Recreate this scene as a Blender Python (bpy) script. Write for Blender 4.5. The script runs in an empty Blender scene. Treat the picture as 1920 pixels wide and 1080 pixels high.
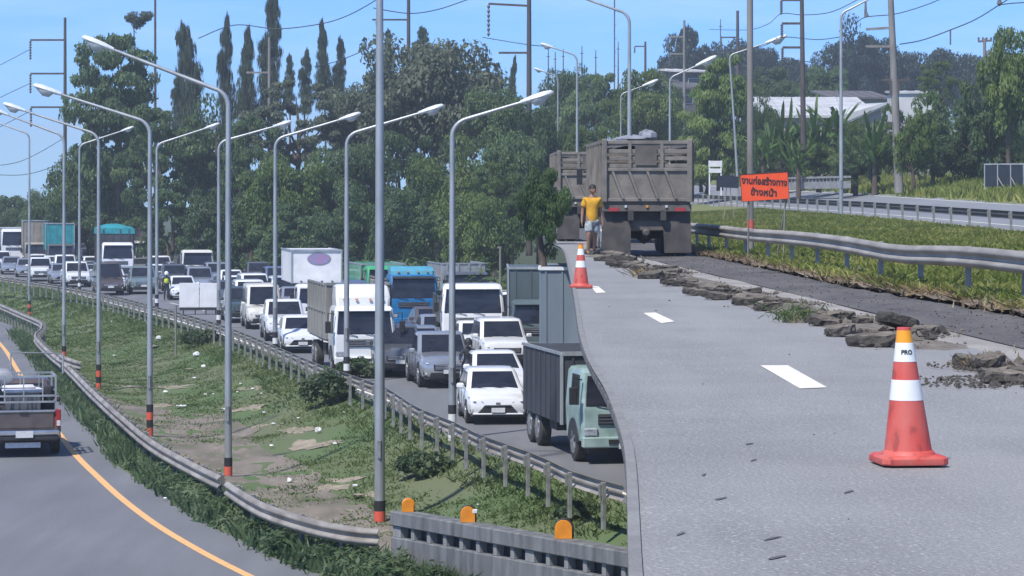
import bpy, bmesh, math, random
import numpy as np
from mathutils import Vector, Matrix, noise

R = math.radians
C = bpy.context.scene.collection
scene = bpy.context.scene

# ---------------------------------------------------------------- camera, sky, sun, exposure
CAM_Z = 6.4
FPX, CX, HY = 5200.0, 960.0, 371.0
cam_d = bpy.data.cameras.new('camera')
cam = bpy.data.objects.new('camera', cam_d)
C.objects.link(cam)
cam.location = (0, 0, CAM_Z)
cam.rotation_euler = (R(90), 0, 0)
cam_d.sensor_width = 36.0
cam_d.lens = FPX / 1920 * 36.0
cam_d.shift_y = -(540 - HY) / 1920
cam_d.clip_start = 0.5
cam_d.clip_end = 9000
scene.camera = cam

SUN_EL, SUN_AZ = 56.0, -146.0          # azimuth measured from +Y, negative = towards -X
world = bpy.data.worlds.new('World')
scene.world = world
world.use_nodes = True
wn, wl = world.node_tree.nodes, world.node_tree.links
wn.clear()
w_out = wn.new('ShaderNodeOutputWorld')
w_bg = wn.new('ShaderNodeBackground')
w_sky = wn.new('ShaderNodeTexSky')
w_sky.sky_type = 'NISHITA'
w_sky.sun_disc = False
w_sky.sun_elevation = R(SUN_EL)
w_sky.sun_rotation = R(SUN_AZ)
w_sky.altitude = 3500
w_sky.air_density = 1.0
w_sky.dust_density = 0.0
w_sky.ozone_density = 6.0
w_bg.inputs['Strength'].default_value = 0.15
wl.new(w_bg.outputs[0], w_out.inputs[0])
# thin high streaks of cloud over the whole sky
w_tc = wn.new('ShaderNodeTexCoord')
w_map = wn.new('ShaderNodeMapping'); w_map.inputs['Scale'].default_value = (9, 9, 60)
w_noise = wn.new('ShaderNodeTexNoise'); w_noise.inputs['Scale'].default_value = 1.0
w_noise.inputs['Detail'].default_value = 5; w_noise.inputs['Roughness'].default_value = 0.55
w_ramp = wn.new('ShaderNodeMapRange')
w_ramp.inputs['From Min'].default_value = 0.45; w_ramp.inputs['From Max'].default_value = 0.85
w_ramp.inputs['To Min'].default_value = 0.0; w_ramp.inputs['To Max'].default_value = 0.6
w_mix = wn.new('ShaderNodeMixRGB')
w_mix.inputs['Color2'].default_value = (3.0, 4.0, 5.0, 1)
w_tint = wn.new('ShaderNodeMixRGB'); w_tint.blend_type = 'MULTIPLY'
w_tint.inputs['Fac'].default_value = 1.0
w_tint.inputs['Color2'].default_value = (0.36, 0.53, 0.77, 1)
wl.new(w_tc.outputs['Generated'], w_map.inputs['Vector'])
wl.new(w_map.outputs[0], w_noise.inputs['Vector'])
wl.new(w_noise.outputs['Fac'], w_ramp.inputs['Value'])
wl.new(w_ramp.outputs[0], w_mix.inputs['Fac'])
wl.new(w_sky.outputs[0], w_tint.inputs['Color1'])
wl.new(w_tint.outputs[0], w_mix.inputs['Color1'])
wl.new(w_mix.outputs[0], w_bg.inputs['Color'])

sun_d = bpy.data.lights.new('sun', 'SUN')
sun_d.energy = 3.0
sun_d.angle = R(2.0)
sun_d.color = (1.0, 0.96, 0.90)
sun = bpy.data.objects.new('sun', sun_d)
C.objects.link(sun)
sv = Vector((math.sin(R(SUN_AZ)) * math.cos(R(SUN_EL)), math.cos(R(SUN_AZ)) * math.cos(R(SUN_EL)), math.sin(R(SUN_EL))))
sun.rotation_euler = sv.to_track_quat('Z', 'Y').to_euler()
sun.location = sv * 300

scene.view_settings.view_transform = 'Standard'
scene.view_settings.look = 'None'
scene.view_settings.exposure = 0.80
scene.view_settings.gamma = 1.0
scene.view_settings.use_curve_mapping = False
scene.render.engine = 'CYCLES'
scene.cycles.max_bounces = 6
scene.cycles.diffuse_bounces = 3
scene.cycles.glossy_bounces = 3
scene.cycles.transmission_bounces = 4
scene.cycles.transparent_max_bounces = 8

# ---------------------------------------------------------------- measuring helpers
ZU = 4.95                                # level of the elevated road
def P(x, y, d):                          # a place d metres ahead that the lens sees at photo pixel x, y
    return Vector(((x - CX) * d / FPX, d, CAM_Z - (y - HY) * d / FPX))
def G(x, y, z=0.0):                      # where that sight line meets level z
    return P(x, y, (CAM_Z - z) * FPX / (y - HY))
def U(x, y):
    return G(x, y, ZU)
def lerp_table(tab, y):                  # tab rows (y, a, b, ...) sorted by y
    if y <= tab[0][0]: i = 0
    elif y >= tab[-1][0]: i = len(tab) - 2
    else:
        i = 0
        while tab[i + 1][0] < y: i += 1
    a, b = tab[i], tab[i + 1]
    t = (y - a[0]) / (b[0] - a[0])
    return [a[k] + (b[k] - a[k]) * t for k in range(1, len(a))]

# ---------------------------------------------------------------- object helpers
def tag(o, label=None, cat=None, group=None, kind=None):
    if label: o['label'] = label
    if cat: o['category'] = cat
    if group: o['group'] = group
    if kind: o['kind'] = kind
    return o
def thing(name, label, cat, loc=(0, 0, 0), rz=0.0, group=None):
    o = bpy.data.objects.new(name, None)
    o.empty_display_size = 0.3
    C.objects.link(o)
    o.location = loc
    o.rotation_euler = (0, 0, rz)
    return tag(o, label, cat, group)
def link(name, me, parent=None, loc=None, rz=None, scale=None):
    o = bpy.data.objects.new(name, me)
    C.objects.link(o)
    if parent is not None: o.parent = parent
    if loc is not None: o.location = loc
    if rz is not None: o.rotation_euler = (0, 0, rz)
    if scale is not None: o.scale = scale
    return o
def copy_tree(o, parent=None):
    c = o.copy(); C.objects.link(c); c.parent = parent
    for ch in list(o.children): copy_tree(ch, c)
    return c

class MB:
    def __init__(s): s.v, s.f, s.m = [], [], []
    def add(s, vs, fs, mat=0):
        n = len(s.v)
        s.v += [tuple(v) for v in vs]
        for f in fs: s.f.append([i + n for i in f]); s.m.append(mat)
        return s
    def box(s, c, size, rz=0.0, mat=0, top=1.0, M=None):
        x, y, z = [a / 2 for a in size]
        t = top
        vs = [Vector(p) for p in ((-x,-y,-z),(x,-y,-z),(x,y,-z),(-x,y,-z),(-x*t,-y*t,z),(x*t,-y*t,z),(x*t,y*t,z),(-x*t,y*t,z))]
        rot = M if M is not None else Matrix.Rotation(rz, 3, 'Z')
        vs = [rot @ v + Vector(c) for v in vs]
        return s.add(vs, [(0,3,2,1),(4,5,6,7),(0,1,5,4),(1,2,6,5),(2,3,7,6),(3,0,4,7)], mat)
    def bar(s, a, b, w, h=None, mat=0):          # square bar between two points
        a, b = Vector(a), Vector(b); d = b - a; L = d.length
        q = d.to_track_quat('Y', 'Z').to_matrix()
        return s.box((a + b) / 2, (w, L, h or w), M=q, mat=mat)
    def tube(s, path, r, n=8, mat=0, cap=True):
        path = [Vector(p) for p in path]
        rs = r if isinstance(r, (list, tuple)) else [r] * len(path)
        rings = []
        up = None
        for i, p in enumerate(path):
            d = (path[min(i + 1, len(path) - 1)] - path[max(i - 1, 0)]).normalized()
            if up is None:
                up = Vector((0, 0, 1)) if abs(d.z) < 0.9 else Vector((1, 0, 0))
            u = up - d * up.dot(d)
            if u.length < 1e-4: u = d.orthogonal()
            u.normalize(); w = d.cross(u); up = u
            rings.append([p + (u * math.cos(2 * math.pi * k / n) + w * math.sin(2 * math.pi * k / n)) * rs[i] for k in range(n)])
        return s.loft(rings, mat, cap)
    def loft(s, rings, mat=0, cap=True):
        n = len(rings[0]); vs = [v for r_ in rings for v in r_]; fs = []
        for i in range(len(rings) - 1):
            for k in range(n):
                k2 = (k + 1) % n
                fs.append((i*n+k, i*n+k2, (i+1)*n+k2, (i+1)*n+k))
        if cap:
            fs.append(tuple(range(n))[::-1]); fs.append(tuple((len(rings)-1)*n + k for k in range(n)))
        return s.add(vs, fs, mat)
    def lathe(s, prof, n=16, mat=0, c=(0, 0, 0)):
        rings = [[(c[0] + r * math.cos(2*math.pi*k/n), c[1] + r * math.sin(2*math.pi*k/n), c[2] + z) for k in range(n)] for r, z in prof]
        return s.loft(rings, mat)
    def disc_x(s, c, r, w, n=16, mat=0):         # wheel-like drum with its axis along x
        x, y, z = c
        return s.loft([[(x + dx, y + rr*math.cos(2*math.pi*k/n), z + rr*math.sin(2*math.pi*k/n)) for k in range(n)]
                       for dx, rr in ((-w/2, r*.92), (-w/2*.75, r), (w/2*.75, r), (w/2, r*.92))], mat)
    def quad(s, a, b, c, d, mat=0): return s.add([a, b, c, d], [(0, 1, 2, 3)], mat)
    def slab(s, pts, thick, nrm, mat=0):         # plate: polygon pts given on the outside, thickened inwards
        nrm = Vector(nrm).normalized(); pts = [Vector(p) for p in pts]; n = len(pts)
        back = [p - nrm * thick for p in pts]
        fs = [tuple(range(n)), tuple(range(2*n - 1, n - 1, -1))] + [((i+1) % n, i, n+i, n+(i+1) % n) for i in range(n)]
        return s.add(pts + back, fs, mat)
    def mesh(s, name, mats, smooth=None, bevel=0.0):
        me = bpy.data.meshes.new(name)
        me.from_pydata(s.v, [], s.f)
        for m in (mats if isinstance(mats, (list, tuple)) else [mats]): me.materials.append(m)
        me.polygons.foreach_set('material_index', s.m)
        bm = bmesh.new(); bm.from_mesh(me)
        bmesh.ops.recalc_face_normals(bm, faces=bm.faces)
        if bevel:
            es = [e for e in bm.edges if len(e.link_faces) == 2 and e.calc_face_angle(0) > 0.5]
            bmesh.ops.bevel(bm, geom=es, offset=bevel, segments=1, affect='EDGES', clamp_overlap=True)
        bm.to_mesh(me); bm.free()
        if smooth is not None:
            me.polygons.foreach_set('use_smooth', [True] * len(me.polygons))
            me.set_sharp_from_angle(angle=R(smooth))
        me.update()
        return me
    def build(s, name, mats, parent=None, smooth=None, bevel=0.0, loc=None, rz=None):
        return link(name, s.mesh(name, mats, smooth, bevel), parent, loc, rz)

def np_mesh(name, verts, loops_per_face, mat, mats=None, mat_idx=None):
    """verts (N,3); every face uses the next loops_per_face verts"""
    n = len(verts); nf = n // loops_per_face
    me = bpy.data.meshes.new(name)
    me.vertices.add(n); me.vertices.foreach_set('co', np.asarray(verts, np.float32).ravel())
    me.loops.add(n); me.loops.foreach_set('vertex_index', np.arange(n, dtype=np.int32))
    me.polygons.add(nf); me.polygons.foreach_set('loop_start', np.arange(0, n, loops_per_face, dtype=np.int32))
    for m in (mats or [mat]): me.materials.append(m)
    if mat_idx is not None: me.polygons.foreach_set('material_index', np.asarray(mat_idx, np.int32))
    me.update(calc_edges=True)
    return me

# ---------------------------------------------------------------- materials
def rgba(c): return (c[0], c[1], c[2], 1.0)
def M(name, col, col2=None, rough=0.6, metal=0.0, scale=3.0, detail=5.0, contrast=(0.35, 0.65), bump=0.0, bscale=60.0,
      coat=0.0, spec=0.5, stretch=(1, 1, 1), speck=None, rrand=0.0, blot=None):
    m = bpy.data.materials.new(name); m.use_nodes = True
    nt = m.node_tree; b = nt.nodes['Principled BSDF']
    N = nt.nodes.new; L = nt.links.new
    b.inputs['Roughness'].default_value = rough
    b.inputs['Metallic'].default_value = metal
    b.inputs['Specular IOR Level'].default_value = spec
    b.inputs['Coat Weight'].default_value = coat
    b.inputs['Coat Roughness'].default_value = 0.05
    col2 = col2 or tuple(x * 0.8 for x in col)
    tc = N('ShaderNodeTexCoord'); mp = N('ShaderNodeMapping'); mp.inputs['Scale'].default_value = stretch
    L(tc.outputs['Object'], mp.inputs['Vector'])
    nz = N('ShaderNodeTexNoise'); nz.inputs['Scale'].default_value = scale; nz.inputs['Detail'].default_value = detail
    L(mp.outputs[0], nz.inputs['Vector'])
    mr = N('ShaderNodeMapRange'); mr.inputs['From Min'].default_value = contrast[0]; mr.inputs['From Max'].default_value = contrast[1]
    L(nz.outputs['Fac'], mr.inputs['Value'])
    mx = N('ShaderNodeMixRGB'); mx.inputs['Color1'].default_value = rgba(col2); mx.inputs['Color2'].default_value = rgba(col)
    L(mr.outputs[0], mx.inputs['Fac'])
    last = mx.outputs[0]
    if speck:                                     # (scale, threshold, colour, amount)
        n2 = N('ShaderNodeTexNoise'); n2.inputs['Scale'].default_value = speck[0]; n2.inputs['Detail'].default_value = 2
        L(mp.outputs[0], n2.inputs['Vector'])
        r2 = N('ShaderNodeMapRange'); r2.inputs['From Min'].default_value = speck[1]; r2.inputs['From Max'].default_value = speck[1] + 0.12
        r2.inputs['To Max'].default_value = speck[3]
        L(n2.outputs['Fac'], r2.inputs['Value'])
        m2 = N('ShaderNodeMixRGB'); m2.inputs['Color2'].default_value = rgba(speck[2])
        L(r2.outputs[0], m2.inputs['Fac']); L(last, m2.inputs['Color1']); last = m2.outputs[0]
    if blot:                                      # (scale, stretch, colour, amount): wheel tracks, dusty or oily areas
        mb = N('ShaderNodeMapping'); mb.inputs['Scale'].default_value = blot[1]; mb.inputs['Rotation'].default_value = (0, 0, -.044)
        L(tc.outputs['Object'], mb.inputs['Vector'])
        n4 = N('ShaderNodeTexNoise'); n4.inputs['Scale'].default_value = blot[0]; n4.inputs['Detail'].default_value = 4; n4.inputs['Roughness'].default_value = .6
        L(mb.outputs[0], n4.inputs['Vector'])
        r4 = N('ShaderNodeMapRange'); r4.inputs['From Min'].default_value = .42; r4.inputs['From Max'].default_value = .68; r4.inputs['To Max'].default_value = blot[3]
        L(n4.outputs['Fac'], r4.inputs['Value'])
        m4 = N('ShaderNodeMixRGB'); m4.inputs['Color2'].default_value = rgba(blot[2]); L(r4.outputs[0], m4.inputs['Fac']); L(last, m4.inputs['Color1']); last = m4.outputs[0]
    if rrand:
        oi = N('ShaderNodeObjectInfo'); hs = N('ShaderNodeHueSaturation'); rr = N('ShaderNodeMapRange')
        rr.inputs['To Min'].default_value = 1 - rrand; rr.inputs['To Max'].default_value = 1 + rrand
        L(oi.outputs['Random'], rr.inputs['Value']); L(rr.outputs[0], hs.inputs['Value'])
        L(last, hs.inputs['Color']); last = hs.outputs[0]
    L(last, b.inputs['Base Color'])
    if bump:
        n3 = N('ShaderNodeTexNoise'); n3.inputs['Scale'].default_value = bscale; n3.inputs['Detail'].default_value = 4
        L(mp.outputs[0], n3.inputs['Vector'])
        bp = N('ShaderNodeBump'); bp.inputs['Strength'].default_value = bump; bp.inputs['Distance'].default_value = 0.03
        L(n3.outputs['Fac'], bp.inputs['Height']); L(bp.outputs[0], b.inputs['Normal'])
    return m

def leaf_mat(name, c1, c2, c3, trans=0.45, rough=0.5, nscale=0.35):
    """per-leaf and per-clump colour, light passing through"""
    m = bpy.data.materials.new(name); m.use_nodes = True
    nt = m.node_tree; nt.nodes.clear(); N = nt.nodes.new; L = nt.links.new
    out = N('ShaderNodeOutputMaterial')
    geo = N('ShaderNodeNewGeometry'); tc = N('ShaderNodeTexCoord')
    nz = N('ShaderNodeTexNoise'); nz.inputs['Scale'].default_value = nscale; nz.inputs['Detail'].default_value = 2
    L(tc.outputs['Object'], nz.inputs['Vector'])
    ad = N('ShaderNodeMath'); ad.operation = 'MULTIPLY_ADD'; ad.inputs[1].default_value = 0.55
    s2 = N('ShaderNodeMath'); s2.operation = 'MULTIPLY_ADD'; s2.inputs[1].default_value = 2.2; s2.inputs[2].default_value = -0.85
    L(nz.outputs['Fac'], s2.inputs[0])
    L(geo.outputs['Random Per Island'], ad.inputs[0]); L(s2.outputs[0], ad.inputs[2])
    cr = N('ShaderNodeValToRGB')
    e = cr.color_ramp.elements
    e[0].position = 0.0; e[0].color = rgba(c1); e[1].position = 1.0; e[1].color = rgba(c3)
    k = e.new(0.5); k.color = rgba(c2)
    L(ad.outputs[0], cr.inputs['Fac'])
    oi = N('ShaderNodeObjectInfo'); hs = N('ShaderNodeHueSaturation'); rr = N('ShaderNodeMapRange')
    rr.inputs['To Min'].default_value = 0.8; rr.inputs['To Max'].default_value = 1.2
    L(oi.outputs['Random'], rr.inputs['Value']); L(rr.outputs[0], hs.inputs['Value']); L(cr.outputs[0], hs.inputs['Color'])
    d = N('ShaderNodeBsdfPrincipled'); d.inputs['Roughness'].default_value = rough; d.inputs['Specular IOR Level'].default_value = 0.35
    t = N('ShaderNodeBsdfTranslucent'); mx = N('ShaderNodeMixShader'); mx.inputs['Fac'].default_value = trans
    L(hs.outputs[0], d.inputs['Base Color']); L(hs.outputs[0], t.inputs['Color'])
    L(d.outputs[0], mx.inputs[1]); L(t.outputs[0], mx.inputs[2]); L(mx.outputs[0], out.inputs['Surface'])
    return m

m = {}
m['asphalt'] = M('asphalt', (.275,.27,.26), (.23,.225,.217), rough=.75, scale=.6, bump=.8, bscale=40, speck=(46, .57, (.50,.50,.49), .65), blot=(1.1, (1, .12, 1), (.33,.323,.305), .6))
m['asphalt_low'] = M('asphalt_low', (.185,.188,.195), (.145,.148,.156), rough=.8, scale=.5, bump=.3, bscale=30, stretch=(1,.25,1), blot=(.9, (1, .06, 1), (.13,.133,.14), .6))
m['asphalt_far'] = M('asphalt_far', (.23,.24,.25), (.19,.2,.21), rough=.8, scale=.3, stretch=(1,.2,1))
m['tar'] = M('tar', (.13,.125,.118), (.08,.078,.075), rough=.7, scale=20)
m['rubble_soil'] = M('rubble_soil', (.235,.205,.165), (.12,.104,.086), rough=1, scale=5, bump=1, bscale=20, speck=(22,.6,(.07,.062,.055),.6))
m['edge'] = M('edge', (.25,.245,.235), (.20,.196,.19), rough=.9, scale=3, bump=.6, bscale=25)
m['scrape'] = M('scrape', (.37,.365,.35), (.29,.285,.275), rough=.8, scale=8)
m['milled'] = M('milled', (.135,.125,.115), (.07,.066,.063), rough=.95, scale=1.4, contrast=(.3,.7), bump=1.0, bscale=18, stretch=(1,.4,1), speck=(14,.6,(.2,.18,.16),.5))
m['kerb_strip'] = M('kerb_strip', (.36,.335,.295), (.24,.222,.2), rough=.9, scale=2.2, bump=.6, bscale=25, stretch=(1,.4,1))
m['slab'] = M('slab', (.095,.083,.068), (.045,.040,.034), rough=.95, scale=6, bump=1.0, bscale=22, rrand=.25)  # broken asphalt, its tone deepened so that slab fronts read as shaded
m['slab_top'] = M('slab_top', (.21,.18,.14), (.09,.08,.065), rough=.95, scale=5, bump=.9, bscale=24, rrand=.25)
m['soil'] = M('soil', (.24,.18,.13), (.10,.08,.06), rough=1, scale=3, bump=1, bscale=12, speck=(25,.62,(.3,.25,.19),.6))
m['white_line'] = M('white_line', (.78,.74,.63), (.5,.48,.42), rough=.75, scale=11, contrast=(.22,.42), speck=(30,.6,(.35,.34,.31),.6))
m['yellow_line'] = M('yellow_line', (.78,.44,.17), (.62,.36,.16), rough=.7, scale=5, contrast=(.25,.5))
m['ground'] = M('ground', (.05,.075,.03), (.065,.07,.035), rough=1, scale=.5, contrast=(.3,.6), bump=1, bscale=8)
m['valley'] = M('valley', (.09,.138,.05), (.125,.142,.07), rough=1, scale=.33, contrast=(.40,.60), bump=1, bscale=6, stretch=(1,.45,1))
m['verge'] = M('verge', (.16,.19,.05), (.19,.17,.09), rough=1, scale=.9, contrast=(.3,.6), bump=1, bscale=8)
m['dirt'] = M('dirt', (.215,.182,.15), (.135,.125,.09), rough=1, scale=.8, contrast=(.36,.56), bump=1, bscale=7, stretch=(1,.5,1), speck=(3,.6,(.30,.26,.2),.6))
m['sand'] = M('sand', (.34,.29,.215), (.2,.175,.125), rough=1, scale=3, bump=.8, bscale=14)
m['concrete'] = M('concrete', (.215,.22,.222), (.085,.088,.09), rough=.9, scale=2.2, contrast=(.3,.7), bump=.4, bscale=30, stretch=(2.4,2.4,.35))
m['concrete_top'] = M('concrete_top', (.34,.345,.335), (.22,.222,.22), rough=.9, scale=4, bump=.3)
m['steel'] = M('steel', (.50,.52,.52), (.36,.375,.375), rough=.5, metal=.55, scale=3, stretch=(1,1,.3))
m['rail_dark'] = M('rail_dark', (.085,.085,.085), (.05,.05,.052), rough=.7)  # steel beam with the shade of its back put into the colour
m['rail_brown'] = M('rail_brown', (.42,.39,.34), (.25,.225,.19), rough=.62, metal=.2, scale=2.0, contrast=(.3,.7), stretch=(1,.4,2))
m['rail'] = M('rail', (.42,.39,.345), (.20,.175,.15), rough=.62, metal=.2, scale=2.4, contrast=(.3,.7), stretch=(1,.4,2))
m['rail_post'] = M('rail_post', (.36,.36,.34), (.22,.215,.2), rough=.6, metal=.4, scale=4)
m['lamp_glass'] = M('lamp_glass', (.62,.64,.62), (.5,.52,.52), rough=.25, scale=9)
m['lamp_head'] = M('lamp_head', (.72,.74,.73), (.6,.62,.62), rough=.4, scale=9)
m['black'] = M('black', (.025,.025,.028), rough=.6)
m['rubber'] = M('rubber', (.03,.03,.03), (.05,.047,.043), rough=.85)
m['mudflap'] = M('mudflap', (.085,.075,.07), (.045,.04,.038), rough=.85, scale=3)
m['white'] = M('white', (.80,.80,.79), (.70,.70,.69), rough=.45, scale=2)
m['whitepaint'] = M('whitepaint', (.80,.81,.81), (.74,.75,.75), rough=.3, coat=.6, scale=2)
m['cream'] = M('cream', (.70,.68,.61), (.58,.56,.5), rough=.4, coat=.3, scale=2)
m['silver'] = M('silver', (.50,.51,.52), (.42,.43,.44), rough=.3, metal=.6, coat=.7, scale=2)
m['grey_paint'] = M('grey_paint', (.16,.165,.17), (.13,.133,.138), rough=.3, metal=.4, coat=.7)
m['bronze'] = M('bronze', (.17,.135,.12), (.125,.098,.088), rough=.33, metal=.45, coat=.6)
m['darkgreen_paint'] = M('darkgreen_paint', (.055,.085,.08), rough=.3, coat=.8)
m['blue_paint'] = M('blue_paint', (.02,.19,.42), (.015,.14,.32), rough=.3, coat=.5)
m['sky_paint'] = M('sky_paint', (.10,.38,.50), (.08,.3,.4), rough=.35, coat=.4)
m['steel_blue'] = M('steel_blue', (.16,.21,.34), (.12,.16,.26), rough=.3, coat=.6, metal=.3)
m['green_paint'] = M('green_paint', (.06,.42,.16), (.05,.3,.12), rough=.35, coat=.4)
m['mint'] = M('mint', (.33,.44,.41), (.22,.31,.29), rough=.45, coat=.3)
m['teal_tarp'] = M('teal_tarp', (.02,.30,.33), (.015,.21,.25), rough=.7, scale=1.6, bump=.6, bscale=3)
m['dark_tarp'] = M('dark_tarp', (.055,.06,.075), (.035,.038,.048), rough=.8, scale=1.2, bump=.8, bscale=3, stretch=(2,2,.4))
m['grey_tarp'] = M('grey_tarp', (.30,.31,.34), (.2,.21,.235), rough=.7, scale=3, bump=.5, bscale=6)
m['box_grey'] = M('box_grey', (.19,.235,.27), (.15,.19,.22), rough=.6, scale=1, stretch=(1,1,.3))
m['box_dark'] = M('box_dark', (.10,.135,.15), (.07,.10,.11), rough=.6, scale=1, stretch=(1,1,.3))
m['beige_body'] = M('beige_body', (.33,.29,.25), (.22,.195,.17), rough=.8, scale=1.6)
m['wood_grey'] = M('wood_grey', (.34,.335,.31), (.17,.165,.15), rough=.85, scale=2, contrast=(.3,.7), stretch=(1,1,.25), bump=.4, bscale=10)
m['dump'] = M('dump', (.26,.235,.20), (.14,.125,.107), rough=.75, scale=2.2, contrast=(.3,.7), bump=.3, bscale=12, metal=.1)
m['dump_dark'] = M('dump_dark', (.16,.14,.12), (.095,.083,.073), rough=.8, scale=2.5, contrast=(.3,.7), bump=.3)
m['chassis'] = M('chassis', (.045,.042,.04), (.07,.062,.055), rough=.8, scale=5)
m['glass'] = M('glass', (.012,.014,.02), (.028,.03,.042), rough=.045, scale=1.6, spec=.55, stretch=(1,1,3))
m['glass_side'] = M('glass_side', (.02,.024,.03), rough=.1, spec=.6)
m['trim'] = M('trim', (.03,.03,.033), rough=.5)
m['chrome'] = M('chrome', (.75,.76,.77), rough=.18, metal=.9)
m['head_lens'] = M('head_lens', (.42,.45,.49), (.20,.22,.25), rough=.12, scale=14, coat=.5)
m['amber'] = M('amber', (.75,.30,.03), rough=.3)
m['red_lens'] = M('red_lens', (.45,.02,.02), (.3,.015,.02), rough=.2, coat=.5)
m['plate'] = M('plate', (.72,.73,.72), (.55,.56,.56), rough=.5, scale=30)
m['rim'] = M('rim', (.45,.46,.47), rough=.4, metal=.7)
m['cone_red'] = M('cone_red', (.60,.05,.035), (.55,.14,.11), rough=.6, scale=9, contrast=(.3,.75), speck=(17,.58,(.16,.06,.045),.55), stretch=(1,1,.5))
m['cone_white'] = M('cone_white', (.80,.80,.76), (.68,.67,.62), rough=.4, scale=7, contrast=(.2,.5), speck=(22,.68,(.4,.38,.34),.5))
m['cone_orange'] = M('cone_orange', (.85,.36,.02), (.75,.30,.02), rough=.35, scale=8)
m['sign_orange'] = M('sign_orange', (.88,.10,.022), (.8,.085,.02), rough=.45, scale=4)
m['reflector'] = M('reflector', (.85,.30,.02), (.7,.24,.02), rough=.3, scale=8)
m['pole_red'] = M('pole_red', (.72,.10,.06), (.6,.13,.09), rough=.5, scale=9)
m['pole_dark'] = M('pole_dark', (.11,.09,.085), (.075,.062,.058), rough=.9, scale=2, stretch=(1,1,.3))
m['pole_grey'] = M('pole_grey', (.27,.255,.235), (.18,.17,.155), rough=.9, scale=2, stretch=(1,1,.3))
m['insulator'] = M('insulator', (.16,.15,.15), rough=.4)
m['wire'] = M('wire', (.045,.05,.06), rough=.6)
m['bark'] = M('bark', (.13,.10,.075), (.07,.055,.043), rough=1, scale=5, stretch=(1,1,.3), bump=.6, bscale=14)
m['roof_white'] = M('roof_white', (.60,.60,.59), (.46,.46,.45), rough=.5, scale=.6)
m['roof_dark'] = M('roof_dark', (.14,.13,.13), (.1,.095,.095), rough=.8)
m['wall_beige'] = M('wall_beige', (.42,.385,.34), (.33,.30,.27), rough=.9, scale=.6)
m['wall_white'] = M('wall_white', (.68,.67,.65), (.55,.54,.52), rough=.9, scale=.6)
m['skin'] = M('skin', (.30,.165,.105), (.25,.135,.085), rough=.55, scale=8)
m['hair'] = M('hair', (.015,.012,.01), rough=.6)
m['shirt_yellow'] = M('shirt_yellow', (.72,.38,.03), (.55,.27,.02), rough=.9, scale=9)
m['shorts'] = M('shorts', (.42,.46,.45), (.16,.17,.18), rough=.9, scale=9, contrast=(.42,.58))
m['dark_cloth'] = M('dark_cloth', (.035,.037,.045), rough=.9)
m['hivis'] = M('hivis', (.62,.72,.06), rough=.8)
m['white_cloth'] = M('white_cloth', (.7,.7,.72), rough=.9)
m['litter'] = M('litter', (.78,.78,.77), (.6,.6,.6), rough=.6, scale=8)
m['panel_black'] = M('panel_black', (.02,.025,.033), (.03,.035,.045), rough=.4)
m['sign_blue'] = M('sign_blue', (.25,.27,.45), (.38,.22,.36), rough=.4, scale=3)

L_dark = leaf_mat('leaf_dark', (.058,.10,.042), (.105,.168,.064), (.175,.25,.09), trans=.5)
L_mid = leaf_mat('leaf_mid', (.07,.12,.05), (.135,.205,.08), (.23,.31,.12), trans=.5)
L_light = leaf_mat('leaf_light', (.075,.13,.035), (.16,.24,.06), (.28,.34,.11), trans=.5)
L_olive = leaf_mat('leaf_olive', (.10,.125,.08), (.17,.20,.125), (.25,.275,.17), trans=.5)
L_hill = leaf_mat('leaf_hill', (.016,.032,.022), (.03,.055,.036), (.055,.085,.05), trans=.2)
L_conifer = leaf_mat('leaf_conifer', (.035,.055,.032), (.065,.092,.05), (.11,.135,.07), trans=.25)
L_grass = leaf_mat('leaf_grass', (.06,.085,.022), (.10,.14,.035), (.19,.2,.07), trans=.4, nscale=.25)
L_grass_low = leaf_mat('leaf_grass_low', (.085,.135,.042), (.125,.185,.058), (.19,.235,.085), trans=.4, nscale=.22)
L_grass_bright = leaf_mat('leaf_grass_bright', (.11,.15,.03), (.19,.235,.045), (.33,.32,.09), trans=.4, nscale=.3)
L_dry = leaf_mat('leaf_dry', (.16,.11,.06), (.26,.19,.10), (.38,.30,.18), trans=.2)
L_weed = leaf_mat('leaf_weed', (.055,.095,.045), (.10,.155,.07), (.18,.23,.12), trans=.5, nscale=.8)
L_banana = leaf_mat('leaf_banana', (.06,.12,.03), (.10,.18,.045), (.2,.28,.09), trans=.45)
# ================================================================ SETTING: ground, roads, terrain
rng = np.random.default_rng(7)
def frange(a, b, n): return [a + (b - a) * i / (n - 1) for i in range(n)]
def table(pts):                                  # pts of (Y, X[, Z]) sorted near to far
    return sorted(pts)

LE = table([(20, 9.0), (30, 4.4), (44, -1.9)] + [(p.y, p.x) for p in (G(604,1078), G(545,1062), G(490,1033), G(360,966), G(220,874), G(179,815), (G(126,761)), G(47,654), G(22,610))] + [(180, -38), (400, -110)])
LR = table([(20, 7.6), (30, 3.9), (40, .3), (47.6,-1.97), (49.4,-3.04), (56,-5.7), (67.4,-8.8), (96.7,-15.7), (136,-25.2), (180,-36.0), (400,-104)])
RR = table([(20, 14), (30, 11), (45, 6.0), (58.5, 2.25), (65.6, .5), (69.8, -.8), (79.4, -2.75), (87.8, -4.5), (96.7, -6.7), (109.5, -9.3), (126, -13.1), (147, -18.7), (179, -27.9), (197, -33.2), (400, -97)])
EE = table([(2, .2), (8, .36), (10.6, .45), (15, .62), (17.6, .68), (20.4, .70), (28, .70), (44.6, .97), (76, 1.40), (91, 1.25), (130, 1.0), (160, 1.2)])
T1 = table([(2, 5.97), (26.5, 4.9), (63, 3.3), (76, 2.75), (126, 1.9), (160, 2.5)])
T2 = table([(2, 8.5), (34.9, 6.44), (47.4, 5.65), (74.6, 4.9), (126, 4.5), (160, 5.2)])
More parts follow.
